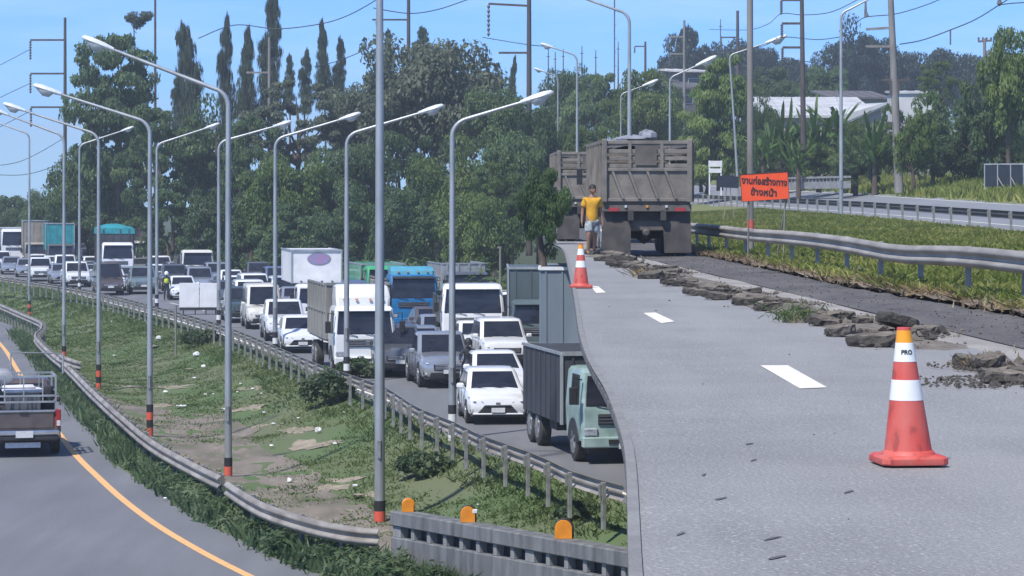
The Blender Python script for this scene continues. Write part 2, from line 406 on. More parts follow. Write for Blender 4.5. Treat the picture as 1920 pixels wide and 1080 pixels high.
R1 = table([(2, 8.5), (37, 6.95), (46, 6.6), (62.3, 6.0), (77.7, 5.25), (126, 5.1), (160, 5.8), (520, 8)])
R2 = table([(2, 22, 4.95), (60, 20.5, 5.0), (105, 19.4, 5.07), (145, 18.4, 5.4), (241, 15.5, 5.9), (350, 13.0, 6.5), (520, 8.2, 7.5)])
FF = table([(2, 29.5, 5.6), (60, 28.3, 5.75), (143, 26.4, 6.07), (202, 24.9, 6.75), (330, 21.5, 8.05), (520, 16.5, 9.6)])
def lx(tab, y): return lerp_table(tab, y)[0]
def lz(tab, y): return lerp_table(tab, y)[1]

def n3(x, y, s, z=0.0): return noise.noise(Vector((x * s, y * s, z)))
def valley_h(x, y):
    a, b = lx(LR, y), lx(RR, y)
    t = (x - a) / max(0.5, b - a)
    if t <= 0 or t >= 1: return 0.0
    dep = 1.15 * min(1.0, (b - a) / 7.0)
    return -dep * math.sin(math.pi * t ** 0.75) ** 0.9 + 0.10 * n3(x, y, .5) * min(1, t * 6, (1 - t) * 6) + 0.05 * n3(x, y, 1.7)* min(1, t * 6, (1 - t) * 6)

def strip(name, fa, fb, mat, ys, nt=2, h=None, kind='structure'):
    """sheet between two lines; fa, fb give (X, Z) at Y"""
    b = MB(); vs, fs = [], []
    for y in ys:
        (xa, za), (xb, zb) = fa(y), fb(y)
        for k in range(nt):
            t = k / (nt - 1); x = xa + (xb - xa) * t; z = za + (zb - za) * t
            if h: z += h(x, y)
            vs.append((x, y, z))
    for i in range(len(ys) - 1):
        for k in range(nt - 1):
            a = i * nt + k
            fs.append((a, a + 1, a + nt + 1, a + nt))
    b.add(vs, fs)
    o = b.build(name, mat, smooth=60)
    return tag(o, kind=kind)

ys_low = frange(20, 160, 141) + frange(164, 400, 40)
strip('left_road', lambda y: (lx(LE, y) - 12, .004), lambda y: (lx(LE, y), .004), m['asphalt_low'], ys_low, 2)
strip('road_shoulder', lambda y: (lx(LE, y), 0), lambda y: (lx(LR, y), 0), m['valley'], ys_low, 3)
strip('grass_valley', lambda y: (lx(LR, y), 0), lambda y: (lx(RR, y), 0), m['valley'], ys_low, 34, valley_h)
strip('traffic_road', lambda y: (lx(RR, y), .0), lambda y: (lx(RR, y) + 17, .0), m['asphalt_low'], ys_low, 2)
strip('ground', lambda y: (-900, 0), lambda y: (lx(LE, y) - 12, 0), m['ground'], ys_low, 2)
strip('ground', lambda y: (lx(RR, y) + 17, 0), lambda y: (900, 0), m['ground'], ys_low, 2)
strip('ground', lambda y: (-1500, 0), lambda y: (1500, 0), m['ground'], frange(400, 1900, 5), 2)

ys_s = frange(54, 104, 60)
def dirt_edge(y, s): return (.05 if s < 0 else .58) + .09 * n3(s * 9, y, .22) + .05 * n3(s * 5, y, .7) - (max(0, (60 - y) / 6) * .16 if s > 0 else 0) - max(0, (y - 94) / 10) * (.3 if s > 0 else -.02)
def dirt_line(s):
    def f(y):
        a_, b_ = lx(LR, y), lx(RR, y); return (a_ + (b_ - a_) * max(.03, dirt_edge(y, s)), .012)
    return f
strip('dirt_strip', dirt_line(-1), dirt_line(1), m['dirt'], ys_s, 18, valley_h)
def sample_line(pts, step):                       # resample a world polyline evenly
    out = [Vector(pts[0])]; acc = 0
    for a, b in zip(pts, pts[1:]):
        a, b = Vector(a), Vector(b); L = (b - a).length; t = step - acc
        while t <= L:
            out.append(a.lerp(b, t / L)); t += step
        acc = L - (t - step)
    return out
def smooth_line(pts, n=8):                        # Catmull-Rom
    pts = [Vector(p) for p in pts]; out = []
    for i in range(len(pts) - 1):
        p0, p1, p2, p3 = pts[max(i-1, 0)], pts[i], pts[i+1], pts[min(i+2, len(pts)-1)]
        for k in range(n):
            t = k / n
            out.append(0.5 * ((2*p1) + (p2-p0)*t + (2*p0-5*p1+4*p2-p3)*t*t + (3*p1-p0-3*p2+p3)*t**3))
    out.append(pts[-1]); return out
def line_paint(name, pts, w, mat, z, label=None):
    b = MB(); L = []
    for i, p in enumerate(pts):
        d = (pts[min(i+1, len(pts)-1)] - pts[max(i-1, 0)]); nrm = Vector((d.y, -d.x, 0)).normalized()
        L.append((p - nrm * w / 2, p + nrm * w / 2))
    vs = [(q.x, q.y, z) for ab in L for q in ab]
    b.add(vs, [(2*i, 2*i+1, 2*i+3, 2*i+2) for i in range(len(L) - 1)])
    return tag(b.build(name, mat), kind='structure')
yl = smooth_line([G(-60, 590), G(0, 645), G(35, 698), G(116, 821), G(189, 900), G(270, 968), G(360, 1025), G(470, 1082), G(600, 1140)])
line_paint('edge_line', yl, .17, m['yellow_line'], .009)
line_paint('edge_line', [Vector((lx(RR, y) + .55, y, 0)) for y in frange(30, 240, 90)], .13, m['white_line'], .006)
for k, off in enumerate((4.2, 7.7, 11.2)):
    for y in range(40, 230, 9):
        line_paint('lane_dash', [Vector((lx(RR, yy) + off, yy, 0)) for yy in (y, y + 1.5, y + 3)], .12, m['white_line'], .006)

# ---- elevated road on the right
ys_up = frange(2, 80, 236) + frange(82, 160, 40)
def upn(x, y): return .012 * n3(x, y, .35)
EES = sorted((p_.y, p_.x) for p_ in smooth_line([Vector((x, y, 0)) for y, x in EE], 6))
def ee(y): return lx(EES, y)
strip('elevated_road', lambda y: (ee(y), ZU), lambda y: (lx(T1, y) - .45, ZU), m['asphalt'], ys_up, 10, upn)
tag(strip('edge_coping', lambda y: (ee(y) - .004, ZU + .012), lambda y: (ee(y) + .05, ZU + .013), m['edge'], ys_up, 2, upn), kind='structure')
strip('kerb_strip', lambda y: (lx(T1, y) - .45, ZU), lambda y: (lx(T1, y), ZU), m['kerb_strip'], ys_up, 4, lambda x, y: .012 * n3(x, y, .35) + .0)
tag(bpy.data.objects['kerb_strip'], kind='structure')
b = MB()                                          # the milled lane lies below the road, with a ragged step
for i in range(len(ys_up) - 1):
    y0, y1 = ys_up[i], ys_up[i+1]
    b.quad((lx(T1,y0), y0, ZU+.01), (lx(T1,y1), y1, ZU+.01), (lx(T1,y1)+.05, y1, ZU-.09), (lx(T1,y0)+.05, y0, ZU-.09))
tag(b.build('milled_step', m['milled']), kind='structure')
strip('milled_lane', lambda y: (lx(T1, y) + .04, ZU - .085), lambda y: (lx(T2, y) + .05, ZU - .06), m['milled'], ys_up, 14,
      lambda x, y: .03 * n3(x, y, 1.3) + .02 * n3(x, y, 4.0))
def verge_h(x, y): return .05 * n3(x, y, 1.2) + .03 * n3(x, y, 3.5)
strip('verge', lambda y: (lx(T2, y), ZU), lambda y: (lx(R1, y) + .4, ZU), m['soil'], ys_up, 7, verge_h)
ys_med = frange(2, 200, 150) + frange(205, 520, 40)
strip('grass_median', lambda y: (lx(R1, y) + .4, ZU), lambda y: tuple(lerp_table(R2, y)), m['verge'], ys_med, 24,
      lambda x, y: .10 * n3(x, y, .5) + .05 * n3(x, y, 1.6))
strip('verge', lambda y: tuple(lerp_table(R2, y)), lambda y: (lx(R2, y) + .7, lz(R2, y) + .03), m['kerb_strip'], ys_med, 3)
strip('opposite_road', lambda y: (lx(R2, y) + .7, lz(R2, y) + .03), lambda y: tuple(lerp_table(FF, y)), m['asphalt_far'], ys_med, 6)
for off, w in ((.10, .12), (.93, .12)):
    line_paint_pts = []
    bb = MB(); vs = []
    for y in frange(20, 420, 120):
        xa, za = lx(R2, y) + .7, lz(R2, y) + .03; xb, zb = lerp_table(FF, y)
        for t in (off, off + .014): vs.append((xa + (xb - xa) * t, y, za + (zb - za) * t + .008))
    bb.add(vs, [(2*i, 2*i+1, 2*i+3, 2*i+2) for i in range(119)])
    tag(bb.build('edge_line', m['white_line']), kind='structure')
strip('grass_verge', lambda y: tuple(lerp_table(FF, y)), lambda y: (lx(FF, y) + 6, lz(FF, y) + .9), m['verge'], ys_med, 8, lambda x, y: .12 * n3(x, y, .6))
strip('hillside', lambda y: (lx(FF, y) + 6, lz(FF, y) + .9), lambda y: (lx(FF, y) + 45, lz(FF, y) + 6), m['ground'], ys_med, 10, lambda x, y: .4 * n3(x, y, .15))
strip('hillside', lambda y: (lx(FF, y) + 45, lz(FF, y) + 6), lambda y: (lx(FF, y) + 400, lz(FF, y) + 40), m['ground'], ys_med, 10)

# the deck that carries it over the lower road, and the wall that holds the bank behind
ys_d = frange(2, 80, 236) + frange(82, 160, 40)
b = MB(); rings = []
for y in ys_d:
    x0 = ee(y); x1 = x0 + 10.5
    rings.append([(x0 - .006, y, ZU - .02), (x0 - .006, y, ZU - .07), (x0 + .9, y, ZU - .45), (x1, y, ZU - .5), (x1, y, ZU - .13), (x0 + .3, y, ZU - .13)])
b.loft(rings)
tag(b.build('deck', m['concrete']), kind='structure')
strip('retaining_wall', lambda y: (lx(EE, y) + 10, -.2), lambda y: (lx(EE, y) + 10.01, ZU - .14), m['concrete'], ys_d, 2)

dash = [((1425,685),(1477,685),(1551,729),(1500,731)), ((1206,588),(1229,587),(1265,604),(1240,607)), ((1107,537),(1122,538),(1136,549),(1118,550))]
for q in dash:
    b = MB(); b.quad(*[U(x, y) + Vector((0, 0, .005 + upn(U(x, y).x, U(x, y).y))) for x, y in q])
    tag(b.build('lane_dash', m['white_line']), kind='structure')

# tar patches and dark scuffs on the asphalt
rr_ = random.Random(3)
for (x, y, w) in ((1352,936,30),(1455,1047,38),(1275,1001,20),(1450,1010,36),(1590,925,22),(1405,834,18),(1412,866,16),(1320,893,12)):
    c = U(x, y); L = w / FPX * c.y; b = MB()
    pts = []
    for k in range(10):
        a = 2 * math.pi * k / 10; rad = 1 + .25 * rr_.uniform(-1, 1)
        pts.append((c.x + L/2 * math.cos(a) * rad, c.y + .03 * math.sin(a) * rad + .06*math.cos(a), ZU + .004 + upn(c.x, c.y)))
    b.add(pts, [tuple(range(10))])
    tag(b.build('tar_stain', m['tar']), kind='structure')

# ================================================================ guard rails and parapet
RAIL_PROF = [(0, .155), (.03, .15), (.075, .10), (.082, .075), (.065, .05), (.02, .018), (.02, -.018), (.065, -.05), (.082, -.075), (.075, -.10), (.03, -.15), (0, -.155)]
def rail_mesh(pts, side):                         # W-profile sheet of steel along pts (beam centre line)
    b = MB(); rings = []
    for i, p in enumerate(pts):
        d = pts[min(i+1, len(pts)-1)] - pts[max(i-1, 0)]
        nr = Vector((d.y, -d.x, 0)).normalized() * side
        front = [p + nr * a + Vector((0, 0, z)) for a, z in RAIL_PROF]
        back = [p + nr * (a - .012) + Vector((0, 0, z)) for a, z in reversed(RAIL_PROF)]
        rings.append(front + back)
    b.loft(rings)
    return b
def post_mesh(h):
    b = MB()
    b.box((0, 0, h/2 - .1), (.09, .085, h + .2))
    b.box((0, .07, h - .16), (.08, .06, .26))
    return b.mesh('post', m['rail_post'], bevel=.008)
def guard_rail(name, label, base, side, seg=4.0, post_step=2.0, h=.75, post_off=-.10, group=None, mat=None, zc=None):
    """base: ground line; side=+1 puts the beam face on the right hand of the direction of travel"""
    t = thing(name, label, 'guard rail', base[0], 0, group)
    o = Vector(base[0])
    loc = [Vector(p) - o for p in base]
    line = sample_line(loc, .35)
    per = max(2, int(seg / .35))
    i = 0
    while i < len(line) - 1:
        pts = [p + Vector((0, 0, h - .155)) for p in line[i:i + per + 1]]
        if len(pts) >= 2: rail_mesh(pts, side).build('beam', mat or m['rail'], t, smooth=50)
        i += per
    pm = post_mesh(h)
    stp = max(1, int(post_step / .35))
    for i in range(2, len(line) - 1, stp):
        d = line[i+1] - line[i-1]; nr = Vector((d.y, -d.x, 0)).normalized() * side
        q = line[i] + nr * post_off
        link('post', pm, t, (q.x, q.y, q.z), math.atan2(-nr.x, nr.y) + math.pi)
    return t
zr = .75
LT = [(-60,546),(0,570),(40,587),(66,598),(78,605),(77,615),(67,626),(72,637),(95,659),(118,677)]
lp = smooth_line([G(x, y, zr) - Vector((0, 0, zr)) for x, y in LT], 6)
guard_rail('guard_rail', 'pale steel guard rail with a sharp kink beside the left road, farther stretch', lp, 1, group='roadside steel guard rails')
LT2 = [(122,680),(140,697),(170,727),(220,772),(280,821),(350,861),(420,895)]
lp2 = smooth_line([G(x, y, zr) - Vector((0, 0, zr)) for x, y in LT2], 6)
guard_rail('guard_rail', 'wavy bent steel guard rail between weeds and litter, beside the pickup', lp2, 1, group='roadside steel guard rails')
LT3 = [(427,903),(460,924),(500,945),(570,968),(640,984),(700,991),(747,992)]
lp3 = smooth_line([G(x, y, zr) - Vector((0, 0, zr)) for x, y in LT3], 6)
guard_rail('guard_rail', 'nearest steel guard rail over thick weeds, ending at the concrete parapet', lp3, 1, group='roadside steel guard rails')
b = rail_mesh([G(x, y, zr + .05) for x, y in ((112,672),(128,679),(142,684),(154,687))], 1)
tag(b.build('loose_rail_end', m['rail'], smooth=50), 'torn off guard rail end sticking out over the grass near the pickup', 'guard rail', 'roadside steel guard rails')
b = MB(); b.tube([P(20, 661, 92), P(70, 661.5, 92.5), P(118, 663, 93)], .02, 6)
b.tube([P(118, 663, 93), P(118, 700, 93)], .03, 6)
b.tube([P(20, 661, 92), P(20, 712, 92)], .03, 6)
tag(b.build('road_barrier', m['steel']), 'thin horizontal steel bar reaching out over the left road', 'barrier')

RT = [(-40,514),(0,519),(150,541),(300,577),(420,611),(520,651),(600,684),(654,702),(721,726),(780,762),(850,791),(900,815),(1000,851),(1080,886),(1165,910)]
rp = smooth_line([G(x, y, zr) - Vector((0, 0, zr)) for x, y in RT], 5)
rp.reverse()
guard_rail('guard_rail', 'long guard rail with close posts between the grass slope and the traffic jam', rp, 1, group='roadside steel guard rails', post_step=2.1, post_off=-.10, mat=m['rail'])

ys_r = frange(18, 128, 56)
def wob(y): return .06 * math.exp(-((y - 47) / 3.5) ** 2)
np_ = [Vector((lx(R1, y), y, ZU)) for y in ys_r]
np_ = [p + Vector((0, 0, .012 * math.sin(p.y * .35) - wob(p.y))) for p in np_]
guard_rail('guard_rail', 'weathered steel guard rail along the dug up lane, dented near its middle', np_, -1, h=.72, post_step=4.0, post_off=-.11, mat=m['rail_brown'], group='steel guard rails of the elevated road')
fp_ = [Vector((lx(R2, y), y, lz(R2, y))) for y in frange(60, 420, 120)]
guard_rail('guard_rail', 'dark backed guard rail beside the opposite carriageway beyond the grass', fp_, 1, h=.80, post_step=4.2, post_off=-.12, mat=m['rail_dark'], group='steel guard rails of the elevated road')

# concrete parapet
A, B = Vector((-1.93, 47.4, 0)), Vector((4.2, 38.6, 0))
t = thing('concrete_parapet', 'stained concrete parapet with a row of slots below its coping', 'parapet', A)
d = (B - A); Lp = d.length; ang = math.atan2(d.y, d.x)
t.rotation_euler = (0, 0, ang)
b = MB(); b.box((Lp/2, 0, .31), (Lp, .34, .62)); b.build('base_wall', m['concrete'], t, bevel=.015)
b = MB(); b.box((Lp/2, 0, .935), (Lp + .04, .36, .25)); b.build('coping', m['concrete'], t, bevel=.02)
bl = MB(); bl.box((0, 0, .715), (.10, .26, .19)); blm = bl.mesh('slot_post', m['concrete_top'], bevel=.008)
bl2 = MB(); bl2.box((0, 0, .715), (.24, .27, .19)); blm2 = bl2.mesh('slot_post', m['concrete_top'], bevel=.008)
k = 0; x = .13
while x < Lp:
    link('slot_post', blm2 if k % 8 == 0 else blm, t, (x, 0, 0)); x += .49; k += 1
b = MB(); b.box((Lp/2, .04, .715), (Lp, .03, .19)); b.build('slot_back', m['trim'], t)
b = MB(); b.box((Lp/2, -.30, -.02), (Lp + .1, .3, .24)); b.build('plinth', m['concrete_top'], t, bevel=.02)
for (x, y, w, lab, rot) in ((764, 957, .20, 'small orange reflector hood at the left end of the concrete parapet', .5), (876, 974, .24, 'orange reflector hood with white edge, between the two others on the parapet', .35), (1057, 1006, .27, 'largest orange reflector hood, nearest the elevated road on the parapet', .1)):
    s = (x - 752) / (1170 - 752)
    # sight line over the coping
    best = min((abs((A + d * q).x * FPX / (A + d * q).y + CX - x), q) for q in frange(0, 1, 400))[1]
    c = A + d * best; c.z = 1.06
    r_ = thing('road_reflector', lab, 'reflector', c, rot * .3, 'orange reflectors on the parapet')
    b = MB(); pts = [(-w/2, 0), (w/2, 0), (w/2, w*.62)] + [(w/2*math.cos(a), w*.62 + w/2*math.sin(a)*.95) for a in frange(.2, math.pi - .2, 9)] + [(-w/2, w*.62)]
    b.slab([(px, -.05, pz) for px, pz in pts], .035, (0, -1, 0)); b.build('reflector_face', m['reflector'], r_, bevel=.004)
    b = MB(); b.slab([(px * 1.1 + .015, .0, pz * 1.06) for px, pz in pts], .06, (0, -1, 0)); b.build('hood', m['trim'] if w > .2 else m['reflector'], r_, bevel=.006)
    if .2 < w < .26:
        b = MB(); b.box((w*.48, -.03, w*.75), (.09, .05, .07)); b.build('white_edge', m['white'], r_, bevel=.01)

# ================================================================ grass and weeds
def blades(name, pts, hmin, hmax, w, mat, seed, bend=.4, parent=None, label=None):
    g = np.random.default_rng(seed); n = len(pts)
    base = np.asarray(pts, float)
    a = g.uniform(0, 2*np.pi, n); h = g.uniform(hmin, hmax, n) ; ww = w * g.uniform(.6, 1.4, n)
    du = np.stack([np.cos(a), np.sin(a), 0*a], 1) * ww[:, None] * .5
    lean = np.stack([g.normal(0, bend, n), g.normal(0, bend, n), np.ones(n)], 1) * h[:, None]
    base[:, 2] -= .03
    tip = base + lean
    mid = base + lean * .5 + np.stack([0*a, 0*a, h * .12], 1)
    v = np.empty((n, 4, 3)); v[:, 0] = base - du; v[:, 1] = base + du; v[:, 2] = tip; v[:, 3] = mid - du
    o = link(name, np_mesh(name, v.reshape(-1, 3), 4, mat), parent)
    return tag(o, kind='stuff') if parent is None else o
def tuft_pts(n, ylo, yhi, fa, fb, hz, seed, power=1.6, keep=None, cl=7, spread=.13):
    g = random.Random(seed); out = []
    while len(out) < n:
        y = ylo + (yhi - ylo) * g.random() ** power
        xa, xb = fa(y), fb(y); x = xa + (xb - xa) * g.random()
        if keep and not keep(x, y, g): continue
        for _ in range(cl):
            xx, yy = x + g.gauss(0, spread), y + g.gauss(0, spread)
            out.append((xx, yy, hz(xx, yy)))
    return out
SAND = [(455,770,70),(500,800,60),(590,840,80),(620,905,60),(560,815,60),(470,745,50),(645,898,60),(300,745,60),(240,715,50),(340,850,45),(330,720,70),(700,925,40)]
sand_w = []
for (x, y, w) in SAND:
    c = G(x, y, -.8); sand_w.append((c.x, c.y, w * c.y / FPX * .5))
def not_sand(x, y, g):
    for cx_, cy_, r_ in sand_w:
        if abs(x - cx_) < r_ and abs(y - cy_) < r_ * 2.2: return False
    v = n3(x, y * .5, .33, 4.0)
    a, b_ = lx(LR, y), lx(RR, y); t = (x - a) / (b_ - a)
    bare = .30 if y < 105 else -.1
    if 54 < y < 104 and dirt_edge(y, -1) < t < dirt_edge(y, 1): return v > .02 and g.random() < .55
    return v > bare - .55 + .25 * g.random()
pts = tuft_pts(100000, 46, 150, lambda y: lx(LR, y) + .2, lambda y: lx(RR, y) - .1, valley_h, 11, 1.6, not_sand, spread=.2)
blades('slope_grass', pts, .03, .11, .045, L_grass_low, 1, 1.0)
pts = tuft_pts(40000, 140, 230, lambda y: lx(LR, y) + .2, lambda y: lx(RR, y) - .1, valley_h, 13, 1.0, spread=.3)
blades('slope_grass', pts, .04, .16, .09, L_grass_low, 9, 1.0)
pts = tuft_pts(14000, 56, 200, lambda y: lx(RR, y) - 1.5, lambda y: lx(RR, y) + .1, valley_h, 12, 1.2)
blades('slope_grass', pts, .05, .2, .05, L_grass_low, 2, .8)
for (x, y, w) in SAND:                            # bare sandy washes
    c = G(x, y, -.9); b = MB(); L = w / FPX * c.y * .62; n = 26; vs = [(c.x, c.y, valley_h(c.x, c.y) + .03)]
    for k in range(n):
        a = 2*math.pi*k/n; rad = L * (1 + .45 * n3(k * 1.3, x, .9) + .5 * n3(k * 2.9, y, .9))
        px, py = c.x + math.cos(a) * rad, c.y + math.sin(a) * rad * 1.25 - math.cos(a) * rad * 1.3
        vs.append((px, py, valley_h(px, py) + .008))
    b.add(vs, [(0, k + 1, (k + 1) % n + 1) for k in range(n)])
    tag(b.build('sand_patch', m['sand'], smooth=60), kind='stuff')

def leafy(name, centers, n_per, leaf, mat, seed, flat=.8):
    """bushy leaves round many centres (x, y, z, radius, height) as one mesh"""
    g = np.random.default_rng(seed); V = []
    for (x, y, z, r, h) in centers:
        n = n_per
        p = g.normal(0, 1, (n, 3)); p /= np.linalg.norm(p, axis=1)[:, None]
        p[:, 2] = np.abs(p[:, 2])
        rad = g.uniform(.55, 1.05, n)[:, None]
        q = p * rad * np.array([r, r, h]) + np.array([x, y, z])
        nr = p + g.normal(0, .6, (n, 3)); nr[:, 2] += .9; nr /= np.linalg.norm(nr, axis=1)[:, None]
        tng = np.cross(nr, g.normal(0, 1, (n, 3))); tng /= np.linalg.norm(tng, axis=1)[:, None]
        bt = np.cross(nr, tng)
        s = leaf * g.uniform(.6, 1.4, n)[:, None]
        v = np.empty((n, 4, 3)); v[:, 0] = q - tng*s; v[:, 1] = q + bt*s*.45; v[:, 2] = q + tng*s; v[:, 3] = q - bt*s*.45
        V.append(v.reshape(-1, 3))
    return np_mesh(name, np.concatenate(V), 4, mat)
g_ = random.Random(5); cen = []
for _ in range(420):                              # weeds spilling from the left rail onto the shoulder
    y = 45 + 75 * g_.random() ** 1.7
    xa, xb = lx(LE, y), lx(LR, y)
    x = xa + (xb - xa) * (.05 + .95 * g_.random()) + .15
    hh = g_.uniform(.12, .42) * (1.3 if y < 62 else .8)
    cen.append((x, y, 0, g_.uniform(.2, .45), hh))
tag(link('roadside_weeds', leafy('roadside_weeds', cen, 110, .075, L_weed, 21)), kind='stuff')
pts = tuft_pts(16000, 45, 130, lambda y: lx(LE, y) + .05, lambda y: lx(LR, y) + .3, lambda x, y: 0, 15, 1.7)
blades('roadside_weeds', pts, .1, .45, .05, L_weed, 3)

med_z = lambda x, y: ZU + (lz(R2, y) - ZU) * max(0, min(1, (x - lx(R1, y)) / (lx(R2, y) - lx(R1, y))))
pts = tuft_pts(90000, 30, 190, lambda y: max(lx(R1, y) + .5, .045*y+2), lambda y: lx(R2, y) - .2, med_z, 31, 1.1, lambda x, y, g: n3(x, y, .5, 2.) > -.6 and x < .2*y+1, spread=.16)
blades('median_grass', pts, .05, .22, .05, L_grass_bright, 4, .8)
pts = tuft_pts(6000, 26, 80, lambda y: lx(T2, y) + .35, lambda y: lx(R1, y) + .5, lambda x, y: ZU, 32, 1.2, lambda x, y, g: n3(x, y, .8, 7.) > -.05 and x < .2*y+.6)
blades('verge_grass', pts, .05, .22, .03, L_grass_bright, 5, .8)
pts = tuft_pts(4000, 26, 90, lambda y: lx(T2, y) + .02, lambda y: lx(R1, y) + .2, lambda x, y: ZU, 33, 1.2, lambda x, y, g: x < .2*y+.6)
blades('dry_litter', pts, .03, .16, .035, L_dry, 6, 1.2)
ver_z = lambda x, y: lz(FF, y) + .9 * max(0, min(1, (x - lx(FF, y)) / 6))
pts = tuft_pts(26000, 130, 300, lambda y: lx(FF, y) + .3, lambda y: lx(FF, y) + 7, ver_z, 34, 1.2, lambda x, y, g: x < .2*y+1, spread=.3)
blades('verge_grass', pts, .2, .7, .10, L_grass_bright, 7)
# ================================================================ lamp posts
def lamp_post(label, base, h, arm, side, group, band='red', r0=.105, lean=0.0, arm_y=0.0, rise=.42, head=True, scale_head=1.0, bands=4):
    """tapered pole whose single arm sweeps to one side (side -1 left, +1 right)"""
    t = thing('street_lamp', label, 'street lamp', base, 0, group)
    top = Vector((lean * h, 0, h - .55))
    b = MB(); b.tube([(0, 0, -.3), (lean * h * .5, 0, h * .5), top], [r0, r0 * .82, r0 * .62], 12)
    b.build('pole', m['steel'], t, smooth=50)
    b = MB(); pts = []
    for k in range(7):
        a = math.pi / 2 * k / 6 * .86
        pts.append(top + Vector((side * .5 * (1 - math.cos(a)), arm_y * .1 * k / 6, .5 * math.sin(a))))
    e = top + Vector((side * arm, arm_y, .5 + rise))
    pts.append(e)
    b.tube(pts, [r0 * .62] * 4 + [r0 * .55] * 3 + [r0 * .38], 8)
    b.build('arm', m['steel'], t, smooth=50)
    if head:
        s = scale_head
        d = (e - pts[-2]).normalized(); hd = thing_part('lamp_head', t)
        bb = MB(); rings = []
        for u, w, th in ((-.12, .06, .05), (.05, .085, .07), (.2, .15, .085), (.5, .17, .095), (.72, .13, .075), (.8, .05, .03)):
            c = e + d * u * s
            rings.append([c + Vector((0, math.cos(q) * w * s, (math.sin(q) * th * 1.35 if math.sin(q) > 0 else math.sin(q) * th * .8) * s)) for q in [2*math.pi*k/10 for k in range(10)]])
        bb.loft(rings); o = bb.build('lamp_head', m['lamp_head'], t, smooth=50)
        bb = MB(); rings = []
        for u, w, th in ((.16, .10, .02), (.3, .145, .10), (.5, .145, .11), (.68, .10, .03)):
            c = e + d * u * s - Vector((0, 0, .025 * s))
            rings.append([c + Vector((0, math.cos(q) * w * s, math.sin(q) * th * 1.9 * s if math.sin(q) < 0 else 0)) for q in [2*math.pi*k/10 for k in range(10)]])
        bb.loft(rings); bb.build('lens', m['lamp_glass'], o, smooth=50)
    if band:
        cols = {'red': ('pole_red', 'black', 'pole_red', 'black'), 'white': ('black', 'white', 'black', 'white')}[band]
        for k in range(4 - bands, 4):
            z0 = (.05 - (4 - bands) * .24 if band == 'red' else -.05) + k * .24
            b = MB(); b.tube([(lean * z0, 0, z0), (lean * (z0 + .22), 0, z0 + .236)], r0 + .006, 12)
            b.build('painted_band', m[cols[3 - k] if band == 'white' else cols[k]], t, smooth=50)
    b = MB(); b.tube([(lean*1.6, -r0*.9, 1.5), (lean*1.9, -r0*.88, 1.9)], .05, 6); b.build('access_cover', m['rail_post'], t)
    return t
def thing_part(*a): return None
GL = 'street lamps along the left guard rail'
GR = 'street lamps along the traffic jam'
GU = 'street lamps of the elevated road'
def below(x, y): 
    z = 0.0
    for _ in range(8):
        p = G(x, y, z); z = valley_h(p.x, p.y) if p.y > 40 else 0.0
    return Vector((p.x, p.y, z - .02))
def lamp_px(label, base, cy, ex, ey, side, group, band, **k):
    """corner row cy and outer end (ex, ey) of the lamp as they stand in the photograph, at the distance of the base"""
    s_ = base.y / FPX; h = P(0, cy, base.y).z - base.z; total = abs(ex - (base.x / s_ + CX)) * s_; rise = (cy - ey) * s_
    hs = .8 * k.get('scale_head', 1.0)
    return lamp_post(label, base, h + .05, max(.8, total - hs), side, group, band, rise=rise * (total - hs) / total, **k)
lamp_post('thickest grey lamp pole, right behind the end of the nearest rail, rising out of view', below(712, 980), 13.4, 3.2, -1, GL, r0=.125, bands=2)
for lab, bx, by, cy, ex, ey, r in (('lamp post with the largest arm reaching left across the layered tree', 428, 893, 165, 150, 72, .105), ('lamp post with red and black bands standing among the litter, arm to the left', 281, 818, 222, 60, 162, .098), ('lamp post behind the bent rail, third of the row from the largest arm', 185, 730, 246, 4, 196, .095), ('lamp post next to the torn off rail end beside the pickup', 120, 692, 248, -25, 203, .09), ('farthest lamp post of the left guard rail, thin, with its arm out of view', 55, 592, 247, -60, 212, .09)):
    lamp_px(lab, below(bx, by), cy, ex, ey, -1, GL, 'red', r0=r, bands=2 if bx == 428 else 4)
for lab, bx, by, cy, ex, ey in (('lamp post behind the far rail facing the white hatchback, arm to the right', 848, 823, 222, 1040, 177), ('lamp post in front of the white lorry cab, arm reaching right past the thick pole', 650, 718, 246, 834, 200), ('lamp post before the white pickup queue, arm reaching right to the thick pole', 516, 664, 255, 678, 214), ('lamp post beside the white board, its head just left of the next post', 410, 616, 262, 548, 229), ('lamp post close behind the red banded post, arm to the right', 294, 582, 266, 413, 233), ('farthest lamp post over the tarpaulin lorry, arm to the right', 149, 549, 268, 252, 239)):
    lamp_px(lab, G(bx, by), cy, ex, ey, 1, GR, 'white')

def ub(x, d, z=None, tab=None): # foot of a post on the upper side
    p = P(x, 371, d); p.z = ZU if z is None else z; return p
lamp_px('tall lamp post rising behind the loaded dump truck, arm to the left', ub(1180, 112), 20, 1040, -20, -1, GU, None, r0=.10)
lamp_px('lamp post left of the dump truck with its arm crossing the dark treetops', ub(1082, 168), 100, 1012, 84, -1, GU, None, r0=.09)
lamp_px('faint lamp post at the edge of the dark trees, short arm to the left', ub(1046, 230), 140, 1000, 130, -1, GU, None, r0=.09)
lamp_post('pale green lamp post leaning left at the opposite rail beside the orange sign', P(1386, 384, 215), 11.8, 3.0, 1, GU, None, r0=.11, lean=-.062, rise=.85, scale_head=1.9)
lamp_px('lamp post at the opposite rail in front of the white roofed shed', P(1577, 404, 150), 18, 1660, -14, 1, GU, None, r0=.115)
lamp_px('lamp post just right of the dump truck load, arm to the right over the trees', ub(1256, 165, 5.3), 140, 1347, 109, 1, GU, None, r0=.09, scale_head=1.5)
lamp_px('lamp post behind the load of the dump truck, arm up to the right', ub(1164, 225, 5.5), 173, 1236, 152, 1, GU, None, r0=.085, scale_head=1.5)
